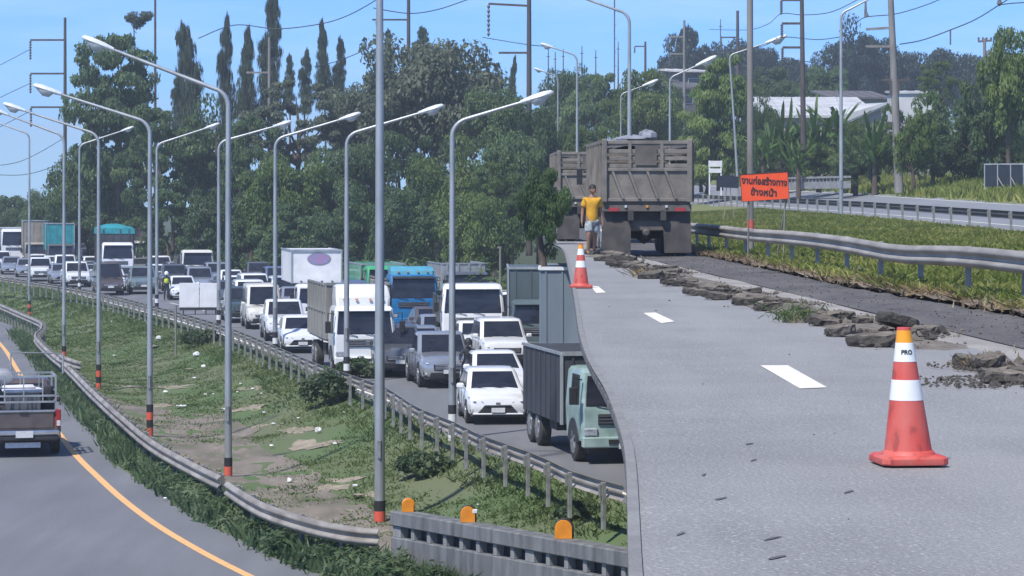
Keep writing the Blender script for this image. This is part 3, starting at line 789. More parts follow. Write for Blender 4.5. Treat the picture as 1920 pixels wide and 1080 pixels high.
lamp_px('thin far lamp post over the second dump truck, small arm to the right', ub(1122, 290, 6), 190, 1180, 172, 1, GU, None, r0=.09, scale_head=1.4)
lamp_px('farthest small lamp post right of the lamp in the dark treetops', ub(1088, 360, 6), 204, 1138, 184, 1, GU, None, r0=.09, scale_head=1.4)

# ================================================================ utility poles and wires
def pole(label, x, ytop, ybase, d, r, mat, arms=(), lean=0.0, collars=(), group='power poles'):
    base = P(x, ybase, d); h = P(x, ytop, d).z - base.z
    t = thing('utility_pole', label, 'utility pole', base, 0, group)
    b = MB(); b.tube([(0, 0, -.4), (lean * h, 0, h)], [r, r * .62], 8); b.build('shaft', m[mat], t, smooth=60)
    for (ya, x2, drop, dy) in arms:               # photo row of the arm, photo column of its end, hanging insulator length px
        za = P(x, ya, d).z - base.z; xe = (x2 - x) * d / FPX; off = lean * za
        b = MB(); b.bar((off, 0, za), (xe, 0, za + dy * d / FPX), .14, .16); o = b.build('crossarm', m[mat], t)
        if drop:
            s = MB(); L = drop * d / FPX; n = 7
            prof = []
            for k in range(n): prof += [(.05, -L*k/n), (.13, -L*(k+.45)/n)]
            prof.append((.03, -L)); s.lathe([(rr, z) for rr, z in prof], 8, c=(xe, 0, za + dy * d / FPX - .05)); s.build('insulator', m['insulator'], o)
    for (yc, w) in collars:
        zc = P(x, yc, d).z - base.z; ww = w * d / FPX
        b = MB(); b.box((lean * zc, 0, zc), (ww, .2, .14)); b.box((lean * zc, 0, zc - .5), (ww * .35, .35, .9)); b.build('collar', m['pole_dark'], t)
    return t
pole('brown power pole left of the layered tree with three stubby crossarms', 122, 33, 480, 250, .20, 'pole_dark', [(75, 57, 36, 0), (138, 57, 36, 0), (201, 58, 36, 0)])
pole('pole top showing above the flat topped tree', 291, -20, 470, 290, .18, 'pole_dark')
pole('brown power pole rising above the big rounded tree', 766, -40, 460, 255, .24, 'pole_dark', [(37, 698, 0, 0)])
pole('double brown power pole at the right edge of the big rounded tree', 992, -30, 470, 215, .26, 'pole_dark', [(11, 916, 60, 4), (99, 935, 0, 0)])
pole('weathered pole in front of the tallest columnar tree', 505, 70, 450, 240, .20, 'pole_grey', [(136, 462, 0, 0)])
pole('dark power pole with three arms left of the banana plants', 1507, -30, 300, 200, .22, 'pole_dark', [(0, 1465, 26, 0), (44, 1466, 26, 0), (89, 1467, 24, 0)], lean=-.012)
pole('thick weathered power pole with dark collars in the verge by the shed', 1686, -30, 350, 180, .30, 'pole_grey', [(52, 1624, 0, -3), (87, 1623, 0, 0)], lean=-.045, collars=[(150, 50), (231, 34)])
pole('thin power pole with square brackets before the dark hilltop trees', 1283, 38, 300, 300, .20, 'pole_grey', [(69, 1253, 22, 0), (101, 1255, 22, 0)])
pole('short dark power pole in the hilltop trees left of the green lamp', 1383, 20, 260, 320, .26, 'pole_dark', [(70, 1352, 24, 0)])
pole('short pole with a small bracket over the light green trees', 1210, 78, 260, 360, .22, 'pole_dark', [(87, 1190, 12, 0)])
pole('white topped T pole above the pale leaved tree', 1846, 72, 300, 230, .20, 'pole_grey', [(97, 1874, 0, 0)])
b = MB(); dd = 230
b.bar(P(1834, 78, dd), P(1859, 76, dd), .16); 
for xx in (1835, 1843, 1850, 1858): b.bar(P(xx, 78, dd), P(xx, 70, dd), .14)
o = b.build('insulator_rack', m['insulator'], bpy.data.objects.get('utility_pole.010'))
o.location = -bpy.data.objects['utility_pole.010'].location
t = thing('radio_mast', 'very thin radio mast on the hill left of the hilltop trees', 'mast', P(1152, 300, 600))
b = MB(); b.tube([(0, 0, -4), (0, 0, P(1151, -20, 600).z - P(1152, 300, 600).z)], .16, 5)
b.build('mast', m['pole_dark'], t)
b = MB(); [b.tube([(0, 0, z), (.5, 0, z + .3), (0, 0, z + .6)], .04, 4) for z in range(20, 36, 3)]; b.build('aerial', m['pole_dark'], t)
for (x, yt, yb, d) in ((1028, 92, 140, 420), (1041, 97, 140, 430), (1056, 92, 140, 440), (1091, 86, 130, 430), (1117, 94, 130, 430), (1159, 78, 110, 460), (1351, 36, 60, 470)):
    b = MB(); b.tube([P(x, yb + 60, d), P(x, yt, d)], [.16, .07], 5); b.bar(P(x - 3, yt + 14, d), P(x + 3, yt + 14, d), .12)
    tag(b.build('aerial_pole', m['pole_dark']), 'thin far pole sticking up behind the treetops', 'pole', 'far poles behind the trees')

def wire(label, pts, r=.022, sag=0.0, d=None):
    """pts: (x, y, distance) in sequence; smooth curve through them"""
    q = smooth_line([P(*p) for p in pts], 8); b = MB(); b.tube(q, r, 4)
    tag(b.build('power_line', m['wire']), label, 'power line', 'power lines')
wire('power line from the uppermost stubby crossarm out over the left edge', [(-40, 140, 270), (0, 122, 260), (57, 92, 250)], .03)
wire('power line from the middle stubby crossarm out over the left edge', [(-40, 205, 270), (0, 183, 260), (57, 156, 250)], .03)
wire('power line from the lowest stubby crossarm out over the left edge', [(-40, 258, 270), (0, 238, 260), (57, 208, 250)], .03)
wire('lower slack line left of the layered tree', [(-20, 312, 270), (30, 305, 260), (70, 288, 252), (115, 262, 245)], .03)
wire('lowest slack line left of the layered tree', [(-20, 327, 270), (40, 328, 260), (90, 316, 250), (118, 300, 245)], .03)
wire('heavy power line sagging from the columnar trees up past the thick pole', [(372, 72, 260), (440, 47, 258), (520, 54, 256), (600, 45, 254), (650, 30, 252), (697, 5, 250), (720, -12, 248)], .045)
wire('heavy power line from the thick pole up over the rounded tree', [(700, 15, 255), (766, 25, 255), (820, 18, 250), (880, -2, 245)], .045)
wire('lower power line climbing from the leaning columnar tree to the thick pole', [(590, 125, 262), (640, 112, 260), (700, 82, 256), (705, 40, 255)], .04)
wire('short line crossing the brown double pole', [(905, 70, 216), (992, 84, 215), (1040, 88, 220)], .03)
wire('power line dipping from the three armed pole behind the pale pole', [(1330, 55, 320), (1400, 56, 260), (1440, 45, 220), (1465, 26, 200), (1507, 28, 200), (1560, 22, 185), (1622, -8, 170)], .028)
wire('power line sagging left from the second arm of the three armed pole', [(1290, 92, 300), (1360, 96, 280), (1430, 86, 230), (1466, 70, 200), (1540, 74, 190), (1620, 60, 180)], .028)
wire('power line sagging left from the third arm of the three armed pole', [(1285, 122, 300), (1345, 132, 290), (1420, 132, 240), (1467, 113, 200), (1530, 118, 190)], .028)
wire('long heavy power line climbing right from the collared pole', [(1687, 83, 180), (1730, 75, 175), (1785, 55, 170), (1830, 36, 165), (1877, 7, 160), (1900, -8, 158)], .035)
wire('line leaving the hanging insulator towards the right edge', [(1874, 9, 160), (1900, 6, 158), (1940, 4, 155)], .03)
wire('power line running from the bracket right across the collared pole', [(1605, 44, 182), (1624, 32, 181), (1680, 26, 180), (1740, 8, 175), (1790, -14, 172)], .03)
wire('low service line along the hilltop trees', [(1255, 150, 300), (1300, 163, 300), (1340, 155, 300), (1420, 140, 280), (1500, 110, 250)], .02)
b = MB(); b.tube([P(1782, 56, 170), P(1782, 84, 170)], .05, 6); tag(b.build('line_spacer', m['insulator']), 'short rod hanging from the long heavy power line', 'insulator')
b = MB(); b.lathe([(.03, 0), (.12, -.3), (.05, -.5), (.16, -.8), (.1, -1.0), (.16, -1.2), (.02, -1.35)], 8, c=P(1874, -32, 160)); tag(b.build('hanging_insulator', m['insulator'], smooth=50), 'dark hanging insulator holding the heavy line at the top edge', 'insulator')
b = MB(); b.tube([P(1623, -5, 180), P(1623, 22, 180), P(1625, 31, 180)], [.05, .09, .16], 6); tag(b.build('hanging_insulator', m['insulator'], smooth=50), 'hanging insulator just left of the collared pole', 'insulator')

# ================================================================ trees
def leaf_cloud(g, clumps, per, leaf, aspect=.5, up=.75, shell=(.6, 1.05), droop=0.0):
    V = []
    for (c, r) in clumps:
        n = max(8, int(per))
        p = g.normal(0, 1, (n, 3)); p /= np.linalg.norm(p, axis=1)[:, None]
        rad = g.uniform(shell[0], shell[1], n)[:, None]
        q = p * rad * np.asarray(r) + np.asarray(c)
        nr = p + g.normal(0, .75, (n, 3)); nr[:, 2] += up; nr /= np.linalg.norm(nr, axis=1)[:, None]
        tg = np.cross(nr, g.normal(0, 1, (n, 3)))
        if droop: tg = tg * (1 - droop) + np.array([0, 0, -1.0]) * droop + p * .35 * droop
        tg /= np.linalg.norm(tg, axis=1)[:, None]
        bt = np.cross(nr, tg); bt /= np.maximum(np.linalg.norm(bt, axis=1)[:, None], 1e-5)
        s = leaf * g.uniform(.55, 1.4, n)[:, None]
        v = np.empty((n, 4, 3)); v[:, 0] = q - tg*s; v[:, 1] = q + bt*s*aspect; v[:, 2] = q + tg*s; v[:, 3] = q - bt*s*aspect
        V.append(v.reshape(-1, 3))
    return np.concatenate(V)
# crowns are built in a unit box: width 2 (x, y in -1..1), height 0..1
def crown_points(kind, seed):
    g = np.random.default_rng(seed)
    cl = []
    if kind == 'round':
        for i in range(80):
            p = g.normal(0, 1, 3); p /= np.linalg.norm(p); k = g.uniform(.30, .86)
            bump = 1 + .16 * math.sin(3 * math.atan2(p[1], p[0]) + seed) * abs(p[2] - .2) + .08 * math.sin(5 * p[2] + 2 * seed + 4 * p[0])
            r = g.uniform(.15, .30)
            cl.append(((p[0]*k*bump*.95, p[1]*k*bump*.95, .5 + p[2]*k*bump*.46), (r, r, r * .42)))
        return leaf_cloud(g, cl, 360, .025)
    if kind == 'airy':
        for i in range(64):
            p = g.normal(0, 1, 3); p /= np.linalg.norm(p); k = g.uniform(.45, .98)
            r = g.uniform(.09, .21)
            cl.append(((p[0]*k, p[1]*k, .5 + p[2]*k*.5), (r, r, r * .32)))
        return leaf_cloud(g, cl, 260, .024)
    if kind == 'tier':
        for z, w in ((.10, .75), (.22, .92), (.34, .85), (.46, 1.0), (.58, .82), (.70, .86), (.82, .62), (.93, .45)):
            for i in range(int(8 * w) + 3):
                a = g.uniform(0, 6.28); k = g.uniform(.1, .9) * w
                r = g.uniform(.14, .26) * (w + .3)
                cl.append(((math.cos(a)*k, math.sin(a)*k, z + g.normal(0, .018) - .03 * k), (r, r, .046)))
        for i in range(40):
            a = g.uniform(0, 6.28); k = math.sqrt(g.uniform(0, 1)) * .7; r = g.uniform(.1, .2)
            cl.append(((math.cos(a)*k, math.sin(a)*k, g.uniform(.02, .88)), (r, r, .05)))
        return leaf_cloud(g, cl, 200, .028, up=1.0)
    if kind == 'column':
        for i in range(64):
            z = i / 63; w = min(1.0, (1 - z) ** .42 * 1.05) + .08
            a = g.uniform(0, 6.28); k = g.uniform(.1, .62) * w
            cl.append(((math.cos(a)*k + .10*math.sin(z*7+seed), math.sin(a)*k, z * .97), (.40*w, .40*w, .045)))
        return leaf_cloud(g, cl, 110, .05, aspect=.30, droop=.6)
    if kind == 'spread':                           # rain-tree like umbrella
        for i in range(85):
            a = g.uniform(0, 6.28); k = math.sqrt(g.uniform(0, 1)) * .9
            z = .38 + .52 * (1 - k*k) * g.uniform(.35, 1.0)
            r = g.uniform(.13, .27)
            cl.append(((math.cos(a)*k, math.sin(a)*k, z), (r, r, r * .30)))
        return leaf_cloud(g, cl, 330, .025)
    if kind == 'tuft':
        for i in range(16):
            a = g.uniform(0, 6.28); k = g.uniform(.2, .85)
            cl.append(((math.cos(a)*k, math.sin(a)*k, .15 + .55*k + g.uniform(0, .2)), (.28, .28, .16)))
        return leaf_cloud(g, cl, 120, .06)
    if kind == 'bigleaf':
        for i in range(70):
            p = g.normal(0, 1, 3); p /= np.linalg.norm(p); k = g.uniform(.35, .97)
            r = g.uniform(.13, .24)
            cl.append(((p[0]*k, p[1]*k, .5 + p[2]*k*.5), (r, r, r * .5)))
        return leaf_cloud(g, cl, 120, .046, aspect=.40, droop=.12)
_crown = {}
def crown_mesh(kind, seed, mat):
    key = (kind, seed)
    if key not in _crown: _crown[key] = np_mesh('crown', crown_points(kind, seed), 4, L_mid)
    return _crown[key]
def trunk_mesh(h, r, spread, seed, crown_h):
    g = random.Random(seed); b = MB()
    b.tube([(0, 0, -.5), (g.uniform(-.1, .1), g.uniform(-.1, .1), h * .5), (g.uniform(-.3, .3), 0, h + crown_h * .45), (0, 0, h + crown_h * .8)], [r * 1.25, r, r * .6, r * .12], 8)
    for k in range(6):
        a = k * 1.05 + g.uniform(-.3, .3); z0 = h + crown_h * g.uniform(-.02, .35); s = spread * g.uniform(.5, .85)
        z1 = z0 + crown_h * g.uniform(.15, .4)
        b.tube([(0, 0, z0), (math.cos(a)*s*.5, math.sin(a)*s*.5, z0 + (z1-z0)*.35), (math.cos(a)*s, math.sin(a)*s, z1)], [r * .5, r * .3, r * .08], 6)
    return b
_tc = [0]
def tree(label, x, yt, yb, w, d, kind, mat, zb=0.0, name='tree', group=None, seed=None, lean=0.0, tr=1.0, cat='tree', depth=1.0):
    """crown spans photo rows yt..yb and w photo pixels at distance d; ground at level zb"""
    _tc[0] += 1; s = seed if seed is not None else _tc[0] % 4
    base = P(x, 371, d); base.z = zb
    t = thing(name, label, cat, base, 0, group)
    zt, zl = P(x, yt, d).z - zb, max(.15, P(x, yb, d).z - zb)
    hw = w * d / FPX / 2
    o = link('crown', crown_mesh(kind, s, mat), t, (0, 0, zl), (_tc[0] * 1.7) % 6.28 if kind != 'column' else 0, (hw, hw * depth, zt - zl))
    if lean: o.rotation_euler = (0, lean, 0)
    o.material_slots[0].link = 'OBJECT'; o.material_slots[0].material = mat
    trunk_mesh(zl, min(.45, max(.12, .05 * hw + .05)) * tr, hw * .8, _tc[0], zt - zl).build('trunk', m['bark'], t, smooth=60)
    return t
TL = 'trees behind the traffic jam'
# tall row and big crowns on the left
tree('tall layered tree with flat tiers of branches behind the largest lamp arm', 222, 55, 345, 225, 246, 'tier', L_mid, group=TL, seed=1)
tree('lone flat tuft of foliage above the layered tree', 256, 15, 62, 62, 262, 'tuft', L_olive, group=TL, tr=.6)
cols = [('ragged columnar tree with drooping top, leftmost of the tall group', 368, 45, 290, 70, -.10), ('very slim columnar tree next to the end of the largest lamp arm', 424, 28, 250, 40, 0), ('columnar tree with a pointed tip between two slim ones', 464, 52, 250, 52, 0),
        ('tallest columnar tree, cut off by the top of the view', 508, -22, 215, 54, 0), ('small pointed columnar tree right of the tallest one', 543, 102, 200, 26, 0), ('short twin topped columnar tree over the brown crown', 574, 92, 210, 34, 0),
        ('leaning columnar tree with a bare left side', 612, 38, 200, 40, -.06), ('small columnar tree attached to the leaning one', 637, 70, 200, 32, 0), ('columnar tip just right of the thick lamp pole', 728, 55, 140, 26, 0), ('dark spire left of the largest lamp post', 336, 132, 240, 36, 0), ('dark thin spire at the right end of the big rounded tree', 957, 105, 210, 24, .08), ('short conifer tip in the rounded crown', 790, 50, 120, 40, 0)]
for lab, x, yt, yb, w, ln in cols:
    tree(lab, x, yt, yb, w * 1.15, 282, 'column', L_conifer, name='columnar_tree', group='columnar trees', lean=ln)
LT_ = [
 ('largest rounded pale green crown left of the double power pole', 815, 48, 345, 365, 238, 'round', L_olive),
 ('rounded crown leaning against the largest one on its left', 700, 100, 320, 230, 243, 'round', L_olive),
 ('brownish thin crown under the columnar trees', 555, 148, 330, 210, 240, 'airy', L_olive),
 ('dark crown below the double power pole', 935, 140, 310, 160, 228, 'round', L_mid),
 ('dark green crown left of the largest lamp post', 300, 190, 430, 200, 232, 'airy', L_mid),
 ('crown filling the gap under the layered tree', 165, 265, 470, 170, 250, 'round', L_mid),
 ('crown between the largest lamp post and the columnar trees', 405, 185, 430, 190, 236, 'round', L_mid),
 ('dark crown right of the largest lamp post', 470, 215, 470, 160, 230, 'airy', L_dark),
 ('lighter green crown behind the white box lorry', 540, 262, 500, 210, 215, 'round', L_light),
 ('crown with loose foliage behind the white lorry cab', 655, 250, 490, 220, 218, 'round', L_mid),
 ('dark crown behind the thick lamp pole', 745, 240, 480, 200, 222, 'airy', L_mid),
 ('broad green crown right of the thick lamp pole', 850, 255, 500, 230, 210, 'round', L_light),
 ('deep dark crown above the blue lorry', 760, 340, 540, 190, 200, 'round', L_dark),
 ('green crown left of the second dump truck', 960, 215, 460, 190, 205, 'round', L_mid),
 ('dark drooping crown above the white pickup with roof rack', 900, 350, 540, 180, 192, 'round', L_light),
 ('dark crown reaching up to the elevated road', 1010, 175, 420, 130, 212, 'round', L_dark),
 ('dark crown over the far buses', 640, 350, 540, 200, 205, 'round', L_dark),
 ('dark crown behind the white box lorry', 560, 380, 540, 190, 206, 'airy', L_dark),
 ('dark crown behind the white board', 430, 345, 520, 190, 215, 'round', L_dark),
 ('dark crown over the silver green pickup', 320, 350, 510, 170, 228, 'airy', L_dark),
 ('dark crown over the tarpaulin lorry', 215, 335, 500, 190, 248, 'round', L_dark),
 ('dark crown over the beige lorry body', 115, 345, 500, 160, 262, 'round', L_dark),
 ('far crown at the left edge of the view', 20, 358, 470, 110, 300, 'round', L_dark),
 ('far crown rising behind the thin lamp post', 75, 338, 470, 100, 290, 'round', L_mid),
 ('farthest low crown left of the thin lamp post', -30, 365, 470, 120, 310, 'round', L_dark),
 ('light green crown on the slope right of the thick lamp arm', 930, 300, 430, 130, 200, 'airy', L_light),
]
for i, (lab, x, yt, yb, w, d, kind, mt) in enumerate(LT_):
    tree(lab, x, yt, yb, w, d, kind, mt, 0.0 if d > 100 else 0.0, group=TL, seed=i % 5)
TR = 'trees beyond the elevated road'
tree('broad crown hiding the left end of the white shed roof', 1425, 165, 345, 90, 226, 'round', L_mid, 7.4, group=TR, seed=1)
tree('round crown in front of the beige shed wall', 1592, 205, 345, 85, 222, 'round', L_light, 7.4, group=TR, seed=3)
tree('low crown hiding the middle of the white shed wall', 1500, 222, 345, 90, 228, 'round', L_mid, 7.4, group=TR, seed=0)
tree('crown behind the collared pole covering the far white wall', 1665, 195, 345, 80, 224, 'airy', L_light, 7.4, group=TR, seed=2)
tree('dark bush growing at the deck edge, covering the left of the second dump truck', 1020, 300, 492, 112, 87, 'round', L_dark, 4.4, name='shrub', cat='shrub', seed=2)
RT_ = [
 ('dark crown above the second dump truck', 1062, 110, 320, 120, 300, 'round', L_dark, 6.0),
 ('dark spreading crown crossed by the left lamp arms', 1120, 112, 320, 150, 285, 'spread', L_mid, 6.0),
 ('light green crown right above the dump truck load', 1205, 112, 330, 170, 262, 'round', L_light, 6.0),
 ('yellowish crown low behind the second dump truck', 1095, 215, 340, 110, 240, 'round', L_light, 5.6),
 ('crown filling the gap left of the tiered tree', 1245, 150, 340, 110, 275, 'round', L_mid, 6.0),
 ('tiered bright green tree beside the leaning green lamp', 1350, 105, 345, 175, 232, 'tier', L_light, 7.5),
 ('dark underside tree between dump truck and leaning lamp', 1325, 215, 365, 120, 236, 'round', L_mid, 7.2),
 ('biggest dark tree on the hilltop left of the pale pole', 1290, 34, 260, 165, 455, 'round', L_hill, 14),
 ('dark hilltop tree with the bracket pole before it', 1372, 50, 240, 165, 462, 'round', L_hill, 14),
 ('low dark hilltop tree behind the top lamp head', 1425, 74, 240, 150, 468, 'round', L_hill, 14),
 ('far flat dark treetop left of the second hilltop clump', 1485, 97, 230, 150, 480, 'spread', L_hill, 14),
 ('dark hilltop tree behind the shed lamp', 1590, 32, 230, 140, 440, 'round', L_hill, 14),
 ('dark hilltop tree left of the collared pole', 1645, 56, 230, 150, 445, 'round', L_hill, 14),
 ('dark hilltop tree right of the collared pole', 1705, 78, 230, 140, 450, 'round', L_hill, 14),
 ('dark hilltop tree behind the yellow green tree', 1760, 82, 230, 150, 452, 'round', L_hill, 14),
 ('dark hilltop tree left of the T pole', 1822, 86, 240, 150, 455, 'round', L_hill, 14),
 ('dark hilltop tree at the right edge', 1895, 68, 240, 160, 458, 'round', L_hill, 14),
 ('grey green crown between the pale pole and three armed pole', 1445, 115, 240, 120, 330, 'round', L_mid, 11),
 ('rounded crown behind the shed roof', 1540, 105, 235, 120, 325, 'round', L_mid, 11),
 ('bright yellow green young tree in front of the dark hilltop', 1758, 110, 205, 90, 262, 'airy', L_light, 10),
 ('tall pale leaved tree at the right edge', 1893, 52, 250, 120, 176, 'bigleaf', L_light, 7.4),
 ('broad pale leaved tree left of the black panels', 1850, 130, 320, 150, 180, 'bigleaf', L_mid, 7.4),
 ('bushy tree right of the collared pole', 1748, 172, 335, 110, 186, 'bigleaf', L_mid, 7.4),
 ('leafy bush in front of the far white wall', 1712, 195, 345, 90, 180, 'bigleaf', L_light, 7.3),
 ('dark leaning bush over the black panels', 1890, 230, 345, 120, 186, 'round', L_dark, 7.4),
 ('rounded bush under the pale leaved tree', 1800, 250, 350, 130, 182, 'bigleaf', L_mid, 7.2),
 ('dense bush below the shed', 1640, 235, 345, 120, 192, 'bigleaf', L_mid, 7.4),
 ('bush left of the collared pole foot', 1600, 270, 350, 110, 194, 'round', L_mid, 7.2),
 ('low bush behind the bridge parapet', 1535, 255, 350, 130, 204, 'round', L_light, 7.3),
 ('low bush right of the leaning green lamp', 1455, 240, 350, 130, 210, 'round', L_mid, 7.4),
 ('dark bush by the white sign frame', 1315, 280, 360, 90, 238, 'round', L_mid, 7.4),
 ('small crown left of the pale pole', 1395, 150, 330, 100, 240, 'airy', L_mid, 7.6),
]
for i, (lab, x, yt, yb, w, d, kind, mt, zb) in enumerate(RT_):
    tree(lab, x, yt, yb, w, d, kind, mt, zb, group=TR, seed=i % 5, name='shrub' if 'bush' in lab else 'tree', cat='shrub' if 'bush' in lab else 'tree')
# shrubs on the slope
def bush(label, x, y, w, h, mat, seed):
    p = G(x, y, -.5); p.z = valley_h(p.x, p.y) - .05; k = p.y / FPX
    t = thing('shrub', label, 'shrub', p, 0, 'shrubs on the grass slope')
    g = np.random.default_rng(seed); cl = []
    for i in range(16):
        a = g.uniform(0, 6.28); q = math.sqrt(g.uniform(0, 1)) * .75
        cl.append(((math.cos(a)*q*w*k/2, math.sin(a)*q*w*k/2, h*k*(.25 + .4*(1-q))), (w*k*.18, w*k*.18, h*k*.28)))
    link('foliage', np_mesh('foliage', leaf_cloud(g, cl, 130, .085), 4, mat), t)
    b = MB(); [b.tube([(0, 0, -.1), (.2*math.cos(a), .2*math.sin(a), h*k*.5)], [.03, .01], 5) for a in (0, 1.6, 3.1, 4.7)]; b.build('stem', m['bark'], t)
bush('largest dark shrub on the slope just below the far guard rail', 620, 770, 110, 85, L_weed, 1)
bush('dark shrub clinging under the far rail near the thick pole', 670, 735, 90, 50, L_weed, 2)
bush('dark low shrub right of the thick lamp pole', 795, 890, 110, 60, L_weed, 3)
bush('small shrub at the foot of the far rail before the white board', 380, 655, 80, 40, L_weed, 4)
bush('small shrub under the rail beside the tall grey lorry', 1085, 985, 90, 40, L_weed, 5)
g_ = random.Random(77); cen = []
for _ in range(260):                              # undergrowth along the far side of the traffic road
    y = g_.uniform(95, 300); cen.append((lx(RR, y) + 17.5 + g_.uniform(0, 9), y, 0, g_.uniform(.9, 2.2), g_.uniform(.8, 2.8)))
for _ in range(120):
    y = g_.uniform(290, 380); cen.append((g_.uniform(-75, 20), y, 0, g_.uniform(1.5, 3), g_.uniform(2, 5)))
tag(link('undergrowth', leafy('undergrowth', cen, 130, .26, L_dark, 44)), kind='stuff')
cen = []
for _ in range(150):                              # undergrowth at the back of the right verge
    y = g_.uniform(150, 330); x = lx(FF, y) + g_.uniform(6, 14); cen.append((x, y, lz(FF, y) + .9, g_.uniform(.7, 1.5), g_.uniform(.6, 1.9)))
tag(link('undergrowth', leafy('undergrowth', cen, 130, .2, L_light, 45)), kind='stuff')
cen = []
for _ in range(260):                              # the wood that closes the view up the hillside
    y = g_.uniform(215, 420); x = lx(FF, y) + g_.uniform(13, 75)
    if 1400 < x * FPX / y + CX < 1665 and y < 262: continue
    cen.append((x, y, lz(FF, y) + .9 + max(0, (x - lx(FF, y) - 6)) * .13, g_.uniform(1.8, 3.2), g_.uniform(2.5, 5)))
tag(link('far_wood', leafy('far_wood', cen, 260, .32, L_mid, 46)), kind='stuff')

# large leaved plants: every blade is a part
def blade_mesh(L, w, droop):
    b = MB(); n = 6; vs = []
    for k in range(n + 1):
        u = k / n; ww = w * math.sin(math.pi * min(1, u * .93 + .07)) ** .7
        x = L * u * math.cos(droop * u); z = L * u * math.sin(1.25) - droop * L * u * u * .55
        vs += [(x * .55, -ww / 2, z), (x * .55, 0, z - .04 * w), (x * .55, ww / 2, z)]
    fs = []
    for k in range(n):
        a = k * 3; fs += [(a, a+1, a+4, a+3), (a+1, a+2, a+5, a+4)]
    b.add(vs, fs); return b.mesh('leaf', L_banana, smooth=60)
bl_m = [blade_mesh(3.2, .20, .6), blade_mesh(2.9, .22, 1.1), blade_mesh(2.3, .2, 1.6)]
g_ = random.Random(9)
for lab, x, yb, d, s, n in (('tallest tuft of sword leaves in front of the white shed roof', 1462, 300, 206, 1.45, 30), ('tuft of sword leaves right of the pale pole, lower and wider', 1430, 310, 204, 1.1, 24), ('tuft of sword leaves left of the shed lamp', 1528, 292, 205, 1.4, 30), ('upright tuft of sword leaves against the shed roof', 1566, 262, 208, 1.15, 26), ('tuft of long leaves left of the collared pole', 1640, 305, 190, 1.2, 28), ('small tuft of long leaves at the shed lamp foot', 1604, 318, 195, 1.0, 22), ('low tuft of leaves under the shed wall', 1497, 325, 200, 1.05, 22)):
    p = P(x, yb, d); t = thing('banana_plant', lab, 'plant', p, 0, 'plants with long leaves')
    for k in range(int(n * 1.7)):
        o = link('leaf', bl_m[k % 3], t, (g_.uniform(-.5, .5) * s, g_.uniform(-.5, .5) * s, g_.uniform(-.2, .8) * s), None, (s * g_.uniform(.8, 1.2),) * 3)
        o.rotation_euler = (g_.uniform(-.35, .35), g_.uniform(-.45, .35), g_.uniform(0, 6.28))
    b = MB(); b.tube([(0, 0, -2.5), (0, 0, .8 * s)], [.22, .12], 7); b.build('stem', m['bark'], t)

# ================================================================ buildings and signs on the right
def shed(label, p, w, dep, h, rise, wallm, roofm, rz=0.0, windows=(), name='shed', group=None, over=.5):
    t = thing(name, label, 'building', p, rz, group)
    b = MB(); b.box((0, dep/2, h/2 - 1.5), (w, dep, h + 3)); b.build('wall', m[wallm], t)
    b = MB(); o = over
    b.add([(-w/2-o, -o, h), (w/2+o, -o, h + .02), (w/2+o, dep+o, h+rise), (-w/2-o, dep+o, h+rise), (-w/2-o, -o, h+.22), (w/2+o, -o, h+.22), (w/2+o, dep+o, h+rise+.2), (-w/2-o, dep+o, h+rise+.2)],
          [(0,3,2,1),(4,5,6,7),(0,1,5,4),(1,2,6,5),(2,3,7,6),(3,0,4,7)]); rf = b.build('roof', m[roofm], t)
    for k in range(int(w // 1.2)):
        xx = -w/2 + .6 + k * 1.2; b = MB()
        b.bar((xx, -o, h + .25), (xx, dep + o, h + rise + .23), .06, .05)
        b.build('roof_seam', m[roofm], rf)
    for (wx, wz, ww, wh) in windows:
        fr = MB(); fr.box((wx, -.03, wz), (ww + .12, .08, wh + .12)); f = fr.build('window', m['white'], t)
        q = MB(); q.box((wx, -.08, wz), (ww, .03, wh)); q.build('pane', m['glass'], f)
    return t
p = P(1540, 246, 250); shed('long white roofed shed behind the sword leaf plants', (p.x, p.y, p.z - 2), 9.5, 11, 3.2, 2.1, 'wall_beige', 'roof_white', .05)
p = P(1625, 244, 236)
t = thing('shed', 'beige walled shed with a white slanted roof right of the shed lamp', 'building', (p.x, p.y, p.z))
b = MB(); b.add([(-1.6, 0, -4), (1.25, 0, -4), (1.25, 0, 1.9), (-1.6, 0, .9), (-1.6, 9, -4), (1.25, 9, -4), (1.25, 9, 1.9), (-1.6, 9, .9)], [(0,1,2,3),(5,4,7,6),(4,0,3,7),(1,5,6,2),(3,2,6,7)]); b.build('wall', m['wall_beige'], t)
b = MB(); b.slab([(-2.2, -.5, .55), (1.9, -.5, 2.35), (1.9, 9, 2.6), (-2.2, 9, 2.4)], .18, (0, 0, 1)); b.slab([(-2.4,-.55,.45),(1.95,-.55,2.3),(1.95,-.55,2.45),(-2.4,-.55,1.2)], .1, (0,-1,0)); b.build('roof', m['roof_white'], t)
b = MB(); b.box((-.9, -.06, -.35), (1.5, .1, .7)); b.build('low_panel', m['wall_white'], t)
p = P(1712, 205, 285); shed('far white wall above the bushes right of the collared pole', (p.x, p.y, p.z - 1), 4.0, 5, 2.6, .3, 'wall_white', 'roof_white', 0, (), over=.2)
p = P(1612, 190, 300); shed('grey roofed house between the shed and the hilltop trees', (p.x, p.y, p.z - 2), 6, 6, 2.2, 1.0, 'wall_beige', 'roof_dark', .2)
p = P(1303, 215, 330); shed('small dark house with white edged terraces among the trees', (p.x, p.y, p.z), 4.5, 6, 3.0, .9, 'roof_dark', 'roof_dark', .3, ((-.8, 1.8, .9, .9), (.8, 1.8, .9, .9)))
p = P(1302, 172, 345); shed('upper dark house with a white balcony among the trees', (p.x, p.y, p.z), 4.2, 6, 2.4, .5, 'roof_dark', 'wall_white', .3, ((0, 1.2, 1.6, .8),))
